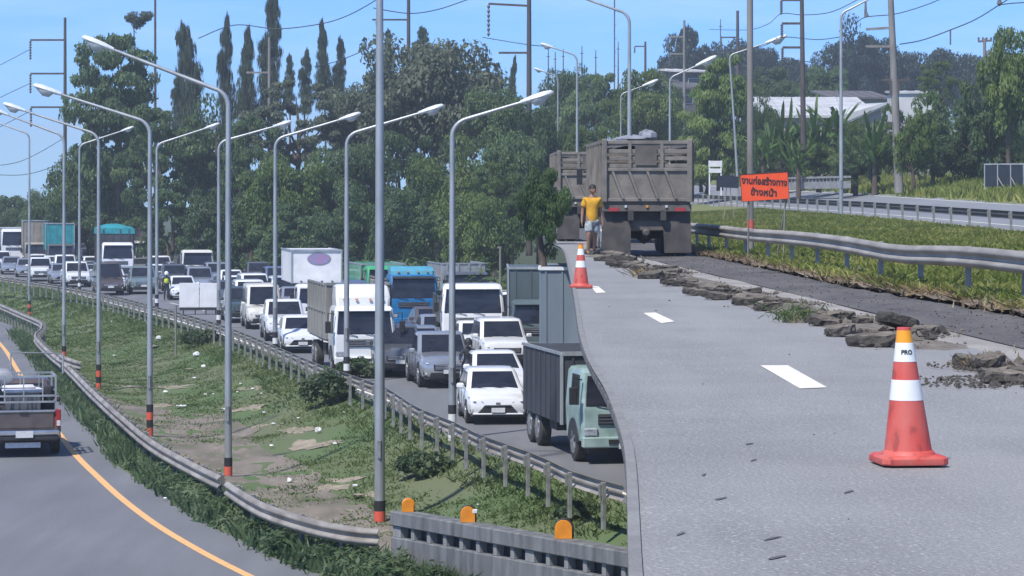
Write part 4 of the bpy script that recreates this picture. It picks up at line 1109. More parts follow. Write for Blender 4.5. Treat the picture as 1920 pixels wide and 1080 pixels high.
p = P(1790, 268, 205); shed('pinkish low wall glimpsed through the bushes', (p.x, p.y, p.z - 1), 5.5, 5, 1.6, .3, 'wall_beige', 'wall_white', 0, ((-1, .9, .7, .6), (1, .9, .7, .6)))

# bridge parapet beside the opposite road
p1, p2 = P(1478, 352, 205), P(1592, 356, 190)
t = thing('bridge_parapet', 'low grey bridge parapet on the far side of the opposite road', 'parapet', p1)
v = p2 - p1; a_ = math.atan2(v.y, v.x); t.rotation_euler = (0, 0, a_); Lx = math.hypot(v.x, v.y)
b = MB(); b.box((Lx/2, 0, .15), (Lx, .25, .5)); b.build('base_wall', m['concrete_top'], t)
b = MB(); b.box((Lx/2, 0, .70), (Lx, .3, .14)); b.build('coping', m['concrete_top'], t)
pb = MB(); pb.box((0, 0, .51), (.14, .2, .24)); pm_ = pb.mesh('slot_post', m['concrete_top'])
for k in range(int(Lx / .9)): link('slot_post', pm_, t, (.3 + k * .9, 0, 0))
# black panels at the right edge
p = P(1846, 352, 160); t = thing('black_panel_frame', 'frame of black panels standing on the verge at the right edge', 'panel frame', p, -.15)
k = 160 / FPX
for i in range(4):
    b = MB(); b.box(((i * 24 + 12) * k, 0, 22 * k), (22.5 * k, .06, 40 * k)); b.build('panel', m['panel_black'], t)
for i in range(5):
    b = MB(); b.bar((i * 24 * k, -.02, -.1), (i * 24 * k, -.02, 44 * k), .06); b.build('upright', m['steel'], t)
b = MB(); b.bar((-.05, -.02, 44 * k), (96 * k, -.02, 44 * k + .02), .08); b.build('top_bar', m['steel'], t)
for i in (1, 2, 3):
    b = MB(); b.bar((i * 24 * k, -.05, 20 * k), (i * 24 * k + .45, -.9, -.2), .05); b.build('brace', m['pole_grey'], t)
# white direction sign seen from behind
p = P(1341, 352, 225); k = 225 / FPX; t = thing('road_sign', 'white framed sign board on two legs beside the tiered tree', 'sign', p, .1)
for sx in (-11, 11):
    b = MB(); b.bar((sx * k, 0, -1), (sx * k, 0, 51 * k), .10); b.build('leg', m['white'], t)
b = MB(); b.box((0, -.06, 45 * k), (26 * k, .05, 11 * k)); b.build('board', m['white'], t)
b = MB(); b.box((0, -.06, 32 * k), (24 * k, .05, 8 * k)); b.build('board', m['white'], t)
p = P(1365, 372, 150); k = 150 / FPX; t = thing('road_sign', 'dark back of a sign board left of the leaning green lamp', 'sign', p, .05)
b = MB(); b.box((0, 0, 31 * k), (40 * k, .05, 22 * k), M=Matrix.Rotation(.05, 3, 'Y')); b.build('board', m['panel_black'], t)
for sx in (-6, 9):
    b = MB(); b.bar((sx * k * 1.4, .05, -45 * k), (sx * k * .3, .05, 31 * k), .04); b.build('leg', m['pole_grey'], t)

# thick pale pole with a red band behind the orange sign
pb_ = P(1407, 432, 74); pb_.z = ZU
t = thing('street_lamp', 'thick pale pole with a red band rising out of view behind the orange sign', 'street lamp', pb_, 0, GU)
b = MB(); b.tube([(0, 0, -.3), (-.02, 0, 12)], [.092, .075], 14); b.build('pole', m['pole_grey'], t, smooth=60)
b = MB(); b.tube([(0, 0, .55), (0, 0, .86)], .097, 14); b.build('painted_band', m['pole_red'], t, smooth=60)
b = MB(); b.tube([(-.02, 0, 12), (.3, 0, 12.5), (2.6, 0, 13.1)], [.07, .06, .04], 8); b.build('arm', m['steel'], t, smooth=60)

# orange road works sign
ps = U(1436, 462); ps = P(1436, 371, 66); ps.z = ZU; k = 66 / FPX
t = thing('road_works_sign', 'orange road works sign with black Thai lettering, leaning behind the guard rail', 'sign', ps, -.06)
zc = P(1433, 350, 66).z - ZU; rot = Matrix.Rotation(-.062, 3, 'Y')
b = MB(); b.box((-.03, 0, zc), (89 * k, .025, 51 * k), M=rot); bd = b.build('board', m['sign_orange'], t, bevel=.004)
b = MB(); w2, h2 = 89 * k / 2, 51 * k / 2
for a1, a2 in (((-w2, -h2), (w2, -h2)), ((w2, -h2), (w2, h2)), ((w2, h2), (-w2, h2)), ((-w2, h2), (-w2, -h2))):
    q1 = rot @ Vector((a1[0], -.014, a1[1])) + Vector((-.03, 0, zc)); q2 = rot @ Vector((a2[0], -.014, a2[1])) + Vector((-.03, 0, zc)); b.bar(q1, q2, .018, .01)
b.build('border', m['trim'], bd)
def text_mesh(name, s, size, mat, parent, loc, rot_e, sx=1.0, extrude=.003, offset=0.0):
    cu = bpy.data.curves.new(name, 'FONT'); cu.body = s; cu.size = size; cu.align_x = 'CENTER'; cu.align_y = 'CENTER'; cu.extrude = extrude; cu.offset = offset; cu.resolution_u = 3
    tmp = bpy.data.objects.new(name, cu); C.objects.link(tmp)
    bpy.context.view_layer.update()
    me = bpy.data.meshes.new_from_object(tmp.evaluated_get(bpy.context.evaluated_depsgraph_get()))
    bpy.data.objects.remove(tmp); me.materials.clear(); me.materials.append(m[mat])
    o = link(name, me, parent, loc); o.rotation_euler = rot_e; o.scale = (sx, 1, 1); return o
text_mesh('lettering', 'งานก่อสร้างทาง', .215, 'black', bd, (-.035, -.021, zc + .115), (R(90), .062, 0), .80, offset=.006)
text_mesh('lettering', 'ข้างหน้า', .215, 'black', bd, (-.05, -.021, zc - .145), (R(90), .062, 0), .95, offset=.006)
for a1, a2 in (((-.42, .05, 0), (-.40, .03, zc)), ((.42, .05, 0), (.46, .03, zc)), ((.28, .5, 0), (.5, .04, zc - .2))):
    b = MB(); b.bar(a1, a2, .03); b.build('leg', m['pole_grey'], t)
# ================================================================ vehicles (front towards -y, origin on the ground under the middle)
m['sage'] = M('sage', (.27,.34,.33), (.2,.26,.25), rough=.3, metal=.4, coat=.7)
def ring(y, w, zb, zt, crown=.02):
    h = zt - zb
    half = [(.78*w, zb), (.95*w, zb+.12*h), (1.0*w, zb+.38*h), (.995*w, zb+.62*h), (.955*w, zb+.85*h), (.87*w, zt-.012), (.45*w, zt+crown)]
    return [(x, y, z) for x, z in half] + [(-x, y, z) for x, z in reversed(half)]
def add_wheel(t, x, y, r, w, side):
    b = MB(); b.disc_x((0, 0, 0), r, w, 16); wl_ = b.build('wheel', m['rubber'], t, smooth=40, loc=(x, y, r))
    b = MB(); b.disc_x((side * w * .5, 0, 0), r * .62, .03, 14); b.disc_x((side * (w * .5 + .02), 0, 0), r * .18, .03, 8)
    for k in range(5):
        a = k * 1.2566; b.bar((side*(w*.5+.018), 0, 0), (side*(w*.5+.018), math.cos(a)*r*.55, math.sin(a)*r*.55), .02, .06)
    b.build('rim', m['rim'], wl_, smooth=40)
def pane(b, a, bb, c, d, inset=.08, off=.012, thick=.02):
    """glass plate set in the quad a,b,c,d and standing a little proud of it"""
    P4 = [Vector(q) for q in (a, bb, c, d)]; ctr = sum(P4, Vector()) / 4
    n = (P4[1] - P4[0]).cross(P4[3] - P4[0]).normalized()
    if n.dot(ctr - Vector((0, ctr.y * .6, .9))) < 0: n = -n
    pts = [p.lerp(ctr, inset) + n * off for p in P4]
    return b.slab(pts, thick, n)
KIND = {  # L, W, H, hood front, hood rear, cowl y, roof front y, roof rear y, cabin rear y, belt, wheel r
 'sedan': (4.5, 1.74, 1.47, .72, .96, -1.12, -.22, .85, 1.6, .93, .32),
 'hatch': (4.1, 1.71, 1.49, .76, .97, -1.12, -.2, 1.25, 1.85, .95, .31),
 'suv':   (4.75, 1.86, 1.80, .97, 1.13, -1.18, -.38, 1.85, 2.2, 1.10, .38),
 'pickup':(5.25, 1.86, 1.81, .99, 1.15, -1.25, -.48, .55, .85, 1.12, .40),
 'van':   (4.9, 1.80, 2.15, .90, 1.15, -1.75, -1.0, 2.2, 2.4, 1.15, .34)}
def car(label, loc, rz, kind, paint, group=None, lower=None, cat='car', rear=False, name=None, rack=False, mirrors=True):
    L, W, H, hf, hr, cy, ry, rr, cr, belt, wr = KIND[kind]
    w = W / 2; t = thing(name or {'sedan': 'sedan', 'hatch': 'hatchback', 'suv': 'suv', 'pickup': 'pickup_truck', 'van': 'van'}[kind], label, cat, loc, rz, group)
    f = -L / 2; big = kind in ('suv', 'pickup', 'van')
    zb = .30 if big else .22
    b = MB(); tail = belt - (.02 if big else .04)
    b.loft([ring(f, w*.80, zb+.16, hf-.16, 0), ring(f+.05, w*.90, zb+.08, hf-.03), ring(f+.22, w*.965, zb+.02, hf+.03), ring(f+.7, w, zb, hf+(hr-hf)*.45), ring(cy, w, zb, hr), ring(cr, w, zb, belt, .005), ring(L/2-.25, w*.99, zb+.02, tail, .0), ring(L/2-.06, w*.95, zb+.1, tail-.02, 0), ring(L/2, w*.90, zb+.14, tail-.08, 0)])
    # cabin
    k0, k1 = .95, .80 if not big else .84
    def lvl(z, yf, yr, ww): 
        c = .10
        return [(-ww+c, yf, z), (ww-c, yf, z), (ww, yf+c*1.6, z), (ww, yr-c, z), (ww-c, yr, z), (-ww+c, yr, z), (-ww, yr-c, z), (-ww, yf+c*1.6, z)]
    zt = H - .07
    b.loft([lvl(belt-.06, cy, cr, w*k0), lvl(zt, ry, rr, w*k1), lvl(H-.02, ry+.10, rr-.08, w*(k1-.05)), lvl(H, ry+.3, rr-.25, w*(k1-.2))])
    b.build('body', m[paint], t, smooth=38)
    def at(s, u, v):    # point on cabin wall: s side('f','r',±1) u along 0..1, v height 0..1
        z = belt - .06 + (zt - belt + .06) * v
        yf, yr = cy + (ry-cy)*v, cr + (rr-cr)*v; ww = w * (k0 + (k1-k0)*v)
        if s == 'f': return Vector((-ww+.10 + (2*ww-.20)*u, yf, z))
        if s == 'r': return Vector((-ww+.10 + (2*ww-.20)*u, yr, z))
        return Vector((s*ww, yf+.16 + (yr-.10-yf-.16)*u, z))
    b = MB(); pane(b, at('f', .0, .09), at('f', 1, .09), at('f', 1, .96), at('f', 0, .96), .03); b.build('windscreen', m['glass'], t)
    for s in (-1, 1):
        splits = ((.02, .5), (.53, .97)) if kind != 'pickup' else ((.02, .58), (.62, .97))
        for u0, u1 in splits:
            b = MB(); pane(b, at(s, u0, .14), at(s, u1, .14), at(s, u1, .92), at(s, u0, .92), .03); b.build('side_window', m['glass_side'], t)
    b = MB(); pane(b, at('r', .04, .2), at('r', .96, .2), at('r', .96, .93), at('r', .04, .93), .04); b.build('rear_window', m['glass_side'], t)
    # face
    hz = hf - (.15 if big else .09); zz = .17 if big else .12
    gt = hz - (.02 if big else .10); gb = zb + (.30 if big else .12)
    b = MB(); g1 = W * (.29 if big else .22); g2 = W * (.27 if big else .33)
    b.slab([(-g2, f-.015, gb), (g2, f-.015, gb), (g1, f+.0, gt), (-g1, f+.0, gt)], .10, (0, -1, 0)); g_o = b.build('grille', m['trim'], t, bevel=.012)
    b = MB(); gh = gt - gb
    for q in ((.30, .55, .80) if big else (.92,)): b.box((0, f-.03, gb + q * gh), (W*(.50 if big else .42), .025, .03))
    b.build('grille_bar', m['chrome'], g_o)
    b = MB(); b.box((0, f-.045, gb + gh*(.68 if big else 1.12)), (.13, .03, .085)); b.build('badge', m['chrome'], g_o, bevel=.012)
    b = MB(); b.slab([(-W*.36, f-.0, zb+.04), (W*.36, f-.0, zb+.04), (W*.33, f-.02, zb+(.24 if big else .10)), (-W*.33, f-.02, zb+(.24 if big else .10))], .12, (0, -1, 0)); b.build('air_intake', m['trim'], t, bevel=.015)
    if not big or lower:
        b = MB(); b.box((0, f+.03, zb+.09), (W*.84, .13, .045)); b.build('bumper_lip', m[lower or paint], t, bevel=.015)
    b = MB(); b.box((0, f+.12, zb+.035), (W*.9, .2, .07)); b.build('bumper', m['trim'], t, bevel=.02)
    for s in (-1, 1):
        b = MB()
        b.slab([(s*w*.46, f-.012, hz-zz*.42), (s*w*.92, f+.11, hz-zz*.40), (s*w*.985, f+.44, hz+zz*.95), (s*w*.60, f+.05, hz+zz*.40)], .08, (s*.35, -1, .1)); hl = b.build('headlight', m['head_lens'], t, bevel=.008)
        b = MB(); b.lathe([(.001, -.03), (.055, 0), (.001, .03)], 10, c=(s*w*.78, f+.03, hz)); b.build('bulb', m['lamp_head'], hl)
        b = MB(); b.slab([(s*w*.70, f+.01, zb+.16), (s*w*.92, f+.10, zb+.16), (s*w*.93, f+.10, zb+.33), (s*w*.76, f+.03, zb+.25)], .06, (s*.3, -1, 0)); fr = b.build('fog_lamp_recess', m['trim'], t, bevel=.006)
        b = MB(); b.box((s*w*.82, f+.035, zb+.21), (.09, .05, .06)); b.build('fog_lamp', m['lamp_glass'], fr)
        if mirrors:
            b = MB(); b.box((s*(w+.10), cy+.46, belt+.07), (.22, .11, .16), rz=s*.25); b.build('mirror', m[paint], t, bevel=.04)
    b = MB(); b.box((0, f-.06, zb+(.27 if big else .20)), (.38, .02, .13)); b.build('number_plate', m['plate'], t)
    for q in (-.35, .25): b = MB(); b.box((q, cy-.02, belt+.03), (.55, .02, .02), M=Matrix.Rotation(.12, 3, 'Y')); b.build('wiper', m['trim'], t)
    for s in (-1, 1):
        for y in (f + L*.185, L/2 - L*.205):
            add_wheel(t, s*(w-.11), y, wr, .23, s)
            b = MB(); n = 12; prof = [(y + (wr+.07)*math.cos(math.pi*q/n), wr + (wr+.07)*math.sin(math.pi*q/n)) for q in range(n+1)]
            b.slab([(s*(w+.006), py, pz) for py, pz in prof], .05, (s, 0, 0)); b.build('wheel_arch', m['trim'], t)
    for s in (-1, 1):
        for yy in ((cy+.35, cy+1.35, cy+2.3) if kind != 'pickup' else (cy+.35, cy+1.25, cr-.05)):
            b = MB(); b.box((s*w*1.0, yy, (zb+belt)/2+.04), (.012, .014, belt-zb-.22)); b.build('door_seam', m['trim'], t)
        for yy in (cy+1.2, cy+2.1) if kind != 'pickup' else (cy+1.1, cr-.2):
            b = MB(); b.box((s*(w+.004), yy, belt-.13), (.03, .16, .035)); b.build('door_handle', m['chrome'], t, bevel=.008)
        b = MB(); b.box((s*(w-.01), (f+L*.185+L/2-L*.205)/2, zb+.05), (.06, L*.42, .08)); b.build('sill', m['trim'], t)
    if kind == 'pickup':
        b = MB(); b.box((0, (cr + L/2)/2 + .02, belt + .0), (W*.84, L/2-cr-.14, .03)); b.build('load_bed', m['trim'], t)
    if rack:
        b = MB()
        for q in (0, .45, .9): b.bar((-w*.72, ry+.3+q, H+.07), (w*.72, ry+.3+q, H+.07), .03)
        for s in (-1, 1): b.bar((s*w*.70, ry+.2, H+.07), (s*w*.70, ry+1.5, H+.07), .035)
        b.build('roof_rack', m['grey_paint'], t)
    if rear:
        r_ = L/2
        b = MB(); b.box((0, r_+.0, .93), (W*.80, .06, .46)); tg = b.build('tailgate', m[paint], t, bevel=.03)
        b = MB(); b.box((0, r_+.035, 1.135), (W*.82, .05, .05)); b.build('tailgate_edge', m['chrome'], tg, bevel=.01)
        b = MB(); b.box((0, r_+.045, 1.08), (.22, .03, .07)); b.build('handle', m['trim'], tg, bevel=.01)
        for s in (-1, 1):
            b = MB(); b.box((s*w*.90, r_-.03, .95), (.13, .12, .44)); tl = b.build('tail_light', m['red_lens'], t, bevel=.02)
            b = MB(); b.box((s*w*.905, r_+.035, .83), (.09, .02, .13)); b.build('reverse_lens', m['lamp_glass'], tl)
        b = MB(); b.box((0, r_+.10, .60), (W*.94, .22, .13)); b.build('rear_bumper', m['chrome'], t, bevel=.04)
        b = MB(); b.box((0, r_+.13, .47), (W*.9, .12, .12)); b.build('bumper_skirt', m['trim'], t, bevel=.03)
        b = MB(); b.box((0, r_+.215, .575), (.42, .03, .16)); b.build('number_plate', m['plate'], t)
        b = MB(); b.box((.03, r_+.05, .30), (.86, .03, .13)); b.build('mudflap_plate', m['plate'], t)
        rk = []
        for s in (-1, 1):
            b = MB()
            for y in (cr+.15, r_-.12): b.bar((s*w*.84, y, 1.1), (s*w*.84, y, 2.0), .045)
            for z in (1.35, 1.62, 1.98): b.bar((s*w*.84, cr+.1, z), (s*w*.84, r_-.1, z), .045)
            b.build('side_rack', m['steel'], t)
        b = MB()
        for z in (1.35, 1.5, 1.98): b.bar((-w*.84, r_-.12, z), (w*.84, r_-.12, z), .045)
        for x in (-w*.5, 0, w*.5): b.bar((x, r_-.12, 1.35), (x, r_-.12, 1.98), .03)
        b.build('rear_rack', m['steel'], t)
        b = MB()
        for z in (1.62, 1.98): b.bar((-w*.84, cr+.15, z), (w*.84, cr+.15, z), .045)
        for x in (-w*.5, 0, w*.5): b.bar((x, cr+.15, 1.62), (x, cr+.15, 1.98), .03)
        b.build('cab_guard', m['steel'], t)
    return t

def truck(label, loc, rz, paint, body, body_mat, group=None, W=2.35, H=2.55, Lc=1.75, Lb=5.2, bz0=1.15, bH=2.6, deflector=None, cat='lorry', name='lorry', visor=True, brand=None):
    """cab-over lorry: cab height H, load body from bz0 to bH"""
    t = thing(name, label, cat, loc, rz, group); w = W / 2; L = Lc + .25 + Lb; f = -L / 2; zb = .55
    def lv(z, wf, yf, yr): c = .09; return [(-wf+c, yf, z), (wf-c, yf, z), (wf, yf+c, z), (wf, yr, z), (-wf, yr, z), (-wf, yf+c, z)]
    zg0, zg1 = zb + (H-zb)*.46, zb + (H-zb)*.90
    b = MB(); b.loft([lv(zb, w*.97, f+.02, f+Lc), lv(zg0-.06, w, f, f+Lc), lv(zg0, w, f+.01, f+Lc), lv(zg1+.06, w*.94, f+.20, f+Lc), lv(H-.03, w*.88, f+.32, f+Lc-.05), lv(H, w*.78, f+.5, f+Lc-.2)])
    b.build('cab', m[paint], t, smooth=35)
    b = MB(); ins = .12
    b.slab([(-w+ins, f-.005, zg0+.04), (w-ins, f-.005, zg0+.04), (w*.94-ins, f+.185, zg1), (-w*.94+ins, f+.185, zg1)], .03, (0, -1, .25)); b.build('windscreen', m['glass'], t, bevel=.02)
    for s in (-1, 1):
        b = MB(); b.slab([(s*(w+.004), f+.25, zg0+.06), (s*(w+.004), f+1.25, zg0+.02), (s*(w*.95+.006), f+1.2, zg1), (s*(w*.95+.006), f+.4, zg1)], .03, (s, 0, .1)); b.build('side_window', m['glass_side'], t)
        b = MB(); b.box((s*w*.78, f-.01, zb+.22), (.34, .08, .20)); b.build('headlight', m['head_lens'], t, bevel=.03)
        b = MB(); b.tube([(s*w*.96, f+.15, zg1-.1), (s*(w+.22), f-.12, zg1-.05), (s*(w+.22), f-.12, zg0+.1)], .02, 6); mi = b.build('mirror_arm', m['trim'], t)
        b = MB(); b.box((s*(w+.22), f-.12, zg0+.30), (.20, .07, .42)); b.build('mirror', m['trim'], mi, bevel=.02)
        b = MB(); b.box((s*w*.6, f+.5, .38), (.5, 1.0, .25)); b.build('step', m['trim'], t)
    b = MB(); b.box((0, f-.005, zg0-.28), (W*.62, .05, .26)); gr = b.build('grille', m['trim'], t, bevel=.015)
    b = MB(); [b.box((0, f-.035, zg0-.28+q), (W*.60, .02, .03)) for q in (-.08, 0, .08)]; b.build('grille_bar', m['chrome'], gr)
    b = MB(); b.box((0, f-.02, zb-.02), (W*.98, .22, .26)); b.build('bumper', m[paint] if paint != 'mint' else m['mint'], t, bevel=.03)
    b = MB(); b.box((0, f-.14, zb-.0), (.9, .04, .10)); b.build('air_intake', m['trim'], t)
    b = MB(); b.box((0, f-.15, zb-.10), (.40, .02, .15)); b.build('number_plate', m['plate'], t)
    for q in (-.5, .25): b = MB(); b.box((q, f-.02, zg0+.02), (.5, .02, .02), M=Matrix.Rotation(.25, 3, 'Y')); b.build('wiper', m['trim'], t)
    if visor:
        b = MB(); b.slab([(-w*.86, f+.02, zg1+.02), (w*.86, f+.02, zg1+.02), (w*.84, f+.26, zg1+.12), (-w*.84, f+.26, zg1+.12)], .03, (0, -.5, 1)); b.build('sun_visor', m['trim'] if paint in ('blue_paint',) else m[paint], t)
    if deflector:
        b = MB(); dz = deflector
        b.loft([lv(H-.05, w*.86, f+.36, f+Lc-.1), lv(H+dz*.4, w*.88, f+.42, f+Lc-.1), lv(H+dz*.9, w*.84, f+.8, f+Lc-.1), lv(H+dz, w*.74, f+1.0, f+Lc-.15)]); b.build('roof_deflector', m[paint if paint != 'blue_paint' else 'sky_paint'], t, smooth=35)
        b = MB(); [b.box((q, f+.34, H+dz*.3), (.10, .06, .05)) for q in (-.7, -.25, .25, .7)]; b.build('marker_lamp', m['amber'], t)
    y0 = f + Lc + .22; y1 = y0 + Lb; yc = (y0 + y1) / 2
    b = MB(); [b.box((s*.42, 0, .82), (.10, L-.5, .22)) for s in (-1, 1)]; [b.box((0, q, .82), (.9, .1, .16)) for q in (f+2.2, yc, y1-.3)]; b.box((.75, yc-.6, .75), (.45, 1.0, .42)); b.box((-.75, yc-.6, .75), (.45, .9, .42)); b.build('chassis', m['chassis'], t)
    for s in (-1, 1):
        for y in (f+.95, y1-1.55, y1-.55) if Lb > 4.5 else (f+.95, y1-.9): add_wheel(t, s*(w-.16), y, .48, .28, s)
        b = MB(); n = 10; b.slab([(s*(w+.005), f+.95 + .56*math.cos(math.pi*q/n), .5 + .56*math.sin(math.pi*q/n)) for q in range(n+1)], .06, (s, 0, 0)); b.build('wheel_arch', m['trim'], t)
    bw = W/2 + .06
    if body == 'box':
        b = MB(); b.box((0, yc, (bz0+bH)/2), (2*bw, Lb, bH-bz0)); cb = b.build('cargo_box', m[body_mat], t, bevel=.03)
        b = MB()
        for s in (-1, 1):
            b.bar((s*bw, y0-.012, bz0), (s*bw, y0-.012, bH), .07); b.bar((s*bw, y0, bH), (s*bw, y1, bH), .07)
        b.bar((-bw, y0-.012, bH), (bw, y0-.012, bH), .09, .10); b.build('edge_trim', m['steel'] if body_mat != 'box_grey' else m['white'], cb)
        if body_mat in ('box_dark', 'box_grey', 'beige_body', 'teal_tarp', 'dark_tarp'):
            for s in (-1, 1):
                for q in range(int(Lb / .62) + 1): rb = MB(); rb.box((s*(bw+.012), y0 + .06 + q*.62, (bz0+bH)/2), (.03, .06, bH-bz0-.1)); rb.build('panel_rib', m[body_mat], cb)
            for q in range(4): rb = MB(); rb.box((-bw*.75+q*bw*.5, y0-.015, (bz0+bH)/2), (.05, .03, bH-bz0-.12)); rb.build('panel_rib', m[body_mat], cb)
        if brand:
            b = MB(); n = 24; b.slab([(.12 + .52*math.cos(2*math.pi*q/n), y0-.022, bH-.42 + .26*math.sin(2*math.pi*q/n)) for q in range(n)], .02, (0, -1, 0)); lg = b.build('oval_emblem', m['sign_blue'], cb)
            b = MB(); b.slab([(.12 + .58*math.cos(2*math.pi*q/n), y0-.014, bH-.42 + .31*math.sin(2*math.pi*q/n)) for q in range(n)], .012, (0, -1, 0)); b.build('oval_rim', m['silver'], cb)
            b = MB(); [b.box((q, y0-.05, bz0+.10), (.09, .06, .05)) for q in (-.75, -.3, .25, .75)]; b.build('marker_lamp', m['trim'], cb)
    elif body in ('dump', 'tarp', 'bare'):
        b = MB(); th = .06; hh = bH - bz0
        for s in (-1, 1): b.box((s*bw, yc, (bz0+bH)/2), (th, Lb, hh))
        b.box((0, y0, (bz0+bH)/2), (2*bw, th, hh)); b.box((0, y1, (bz0+bH)/2-.1), (2*bw, th, hh-.2)); b.box((0, yc, bz0), (2*bw, Lb, .10))
        lb = b.build('load_body', m[body_mat], t, bevel=.01)
        rm = MB(); rm.box((0, 0, 0), (.06, .11, hh-.05)); rmm = rm.mesh('rib', m[body_mat])
        for s in (-1, 1):
            for q in range(7): link('rib', rmm, lb, (s*(bw+.05), y0+.12+q*(Lb-.24)/6, (bz0+bH)/2))
        for q in range(4): link('rib', rmm, lb, (-bw*.75+q*bw*.5, y0-.05, (bz0+bH)/2), R(90))
        b = MB(); [b.bar((s*(bw+.04), y0, z), (s*(bw+.04), y1, z), .06) for s in (-1, 1) for z in (bH-.03, bz0+hh*.5)]; b.bar((-bw, y0-.03, bH-.03), (bw, y0-.03, bH-.03), .08); b.build('top_rail', m[body_mat], lb)
        if body == 'tarp':
            b = MB(); n = 9; g = random.Random(hash(label) % 999); rings = []
            for q in range(n):
                y = y0 - .08 + (Lb + .16) * q / (n-1); r_ = []
                for k in range(10):
                    u = -1 + 2*k/9; r_.append((u*(bw+.10), y, bH + .05 + (1-u*u)*(.32 if 0 < q < n-1 else .06) + g.uniform(-.04, .04)))
                r_ += [((bw+.11), y, bH-.38+g.uniform(-.06,.06)), (-(bw+.11), y, bH-.38+g.uniform(-.06,.06))]
                rings.append(r_)
            b.loft(rings); b.build('tarpaulin', m['teal_tarp'], t, smooth=50)
    return t

def head_at(y): 
    s = (lx(RR, y + 4) - lx(RR, y - 4)) / 8; return math.atan(-s) * .64
def on_road(x, y, L):
    p = G(x, y); th = head_at(p.y); hv = Vector((math.sin(th), -math.cos(th), 0)); q = p - hv * L / 2; q.z = .004; return q, th
QJ = 'vehicles queueing in the traffic jam'
def qcar(x, y, kind, paint, label, dth=0.0, **k):
    q, th = on_road(x, y, KIND[kind][0]); return car(label, q, th + dth, kind, paint, QJ, **k)
def qtruck(x, y, paint, body, bmat, label, dth=0.0, **k):
    L = k.get('Lc', 1.75) + .25 + k.get('Lb', 5.2); q, th = on_road(x, y, L); return truck(label, q, th + dth, paint, body, bmat, QJ, **k)
# front of the queue
qcar(938, 797, 'hatch', 'whitepaint', 'white hatchback at the very front of the queue, next to the far rail', -.03)
qcar(944, 752, 'sedan', 'whitepaint', 'white sedan right behind the front hatchback')
qcar(952, 692, 'suv', 'whitepaint', 'white high car with a dark windscreen behind the front sedan')
qcar(906, 676, 'sedan', 'whitepaint', 'white car tucked between the silver pickup and the high white car')
qcar(842, 729, 'pickup', 'silver', 'silver pickup with chrome grille in the near lane, facing the camera', cat='pickup')
qcar(752, 709, 'suv', 'grey_paint', 'dark grey car half hidden by the thick lamp pole')
qcar(832, 660, 'sedan', 'silver', 'pale silver car directly behind the silver pickup')
qtruck(898, 662, 'whitepaint', 'bare', 'grey_paint', 'white lorry with wide dark windscreen and roof bars beside the dark box lorry', W=2.6, H=2.85, bz0=1.2, bH=2.3, Lb=4.2, dth=-.08)
qtruck(776, 622, 'blue_paint', 'bare', 'beige_body', 'bright blue lorry with light blue roof and wooden sides', H=2.75, W=2.4, deflector=.35, bz0=1.2, bH=2.5, Lb=5)
qtruck(727, 592, 'green_paint', 'box', 'green_paint', 'green bus showing only its roof behind the blue lorry', H=2.7, bz0=1, bH=2.75, Lb=6, cat='bus', name='bus')
qtruck(674, 704, 'whitepaint', 'dump', 'wood_grey', 'large white lorry with roof deflector and grey ribbed load body', H=2.5, W=2.25, deflector=.75, bz0=1.2, bH=3.25, Lb=5.6, dth=.05)
qtruck(601, 622, 'whitepaint', 'box', 'white', 'white box lorry with a blue oval emblem above its cab', H=2.25, W=2.3, Lc=1.7, bz0=2.25, bH=3.85, Lb=6, brand=True, visor=False)
qcar(957, 640, 'van', 'whitepaint', 'white van squeezed between the roof bar lorry and the dark box lorry')
qtruck(1036, 672, 'box_dark', 'box', 'box_dark', 'dark box lorry in the far lane behind the grey trailer', dth=-.13, H=2.3, bz0=1.3, bH=3.55, Lb=6)
qcar(568, 663, 'hatch', 'whitepaint', 'small white car in front of the white box lorry')
qcar(538, 641, 'pickup', 'whitepaint', 'white pickup with dark lower front behind the lamp post', lower='trim', cat='pickup')
qcar(498, 618, 'van', 'cream', 'cream van in the lane beside the far rail')
qcar(458, 606, 'pickup', 'darkgreen_paint', 'dark green pickup just right of the largest lamp post', cat='pickup')
qcar(474, 588, 'suv', 'whitepaint', 'white high car behind the dark green pickup')
qcar(541, 578, 'suv', 'whitepaint', 'white high car left of the white box lorry')
qcar(526, 552, 'suv', 'steel_blue', 'blue high car behind the cream van')
qcar(490, 540, 'pickup', 'grey_paint', 'grey pickup at the back between the blue and the white cars', cat='pickup')
qcar(438, 548, 'sedan', 'whitepaint', 'white car right of the white board')
qtruck(371, 536, 'cream', 'bare', 'grey_paint', 'cream lorry cab with black windscreen above the white board', H=2.6, bz0=1.1, bH=2.2, Lb=4)
qcar(378, 553, 'suv', 'silver', 'silver car right behind the white board')
qcar(330, 546, 'pickup', 'grey_paint', 'dark pickup left of the cream lorry', cat='pickup')
qcar(270, 552, 'pickup', 'sage', 'pale green grey pickup before the white tarpaulin lorry', cat='pickup')
qcar(214, 546, 'hatch', 'whitepaint', 'white hatchback in front of the white tarpaulin lorry')
qtruck(221, 526, 'whitepaint', 'tarp', 'dark_tarp', 'white lorry whose dark load body is covered with teal tarpaulin', H=2.95, W=2.5, bz0=1.2, bH=3.95, Lb=7)
qtruck(252, 507, 'cream', 'dump', 'beige_body', 'beige lorry body behind the teal tarpaulin lorry', H=2.6, bz0=1.2, bH=4.2, Lb=6)
qtruck(114, 509, 'grey_paint', 'box', 'teal_tarp', 'lorry wrapped in teal canvas left of the tarpaulin lorry', H=2.4, bz0=1.2, bH=4.15, Lb=7)
qtruck(70, 505, 'beige_body', 'box', 'beige_body', 'tall beige lorry body above the far white pickup', H=2.4, bz0=1.2, bH=4.35, Lb=6)
qcar(77, 528, 'pickup', 'whitepaint', 'far white pickup in front of the tall beige lorry', cat='pickup')
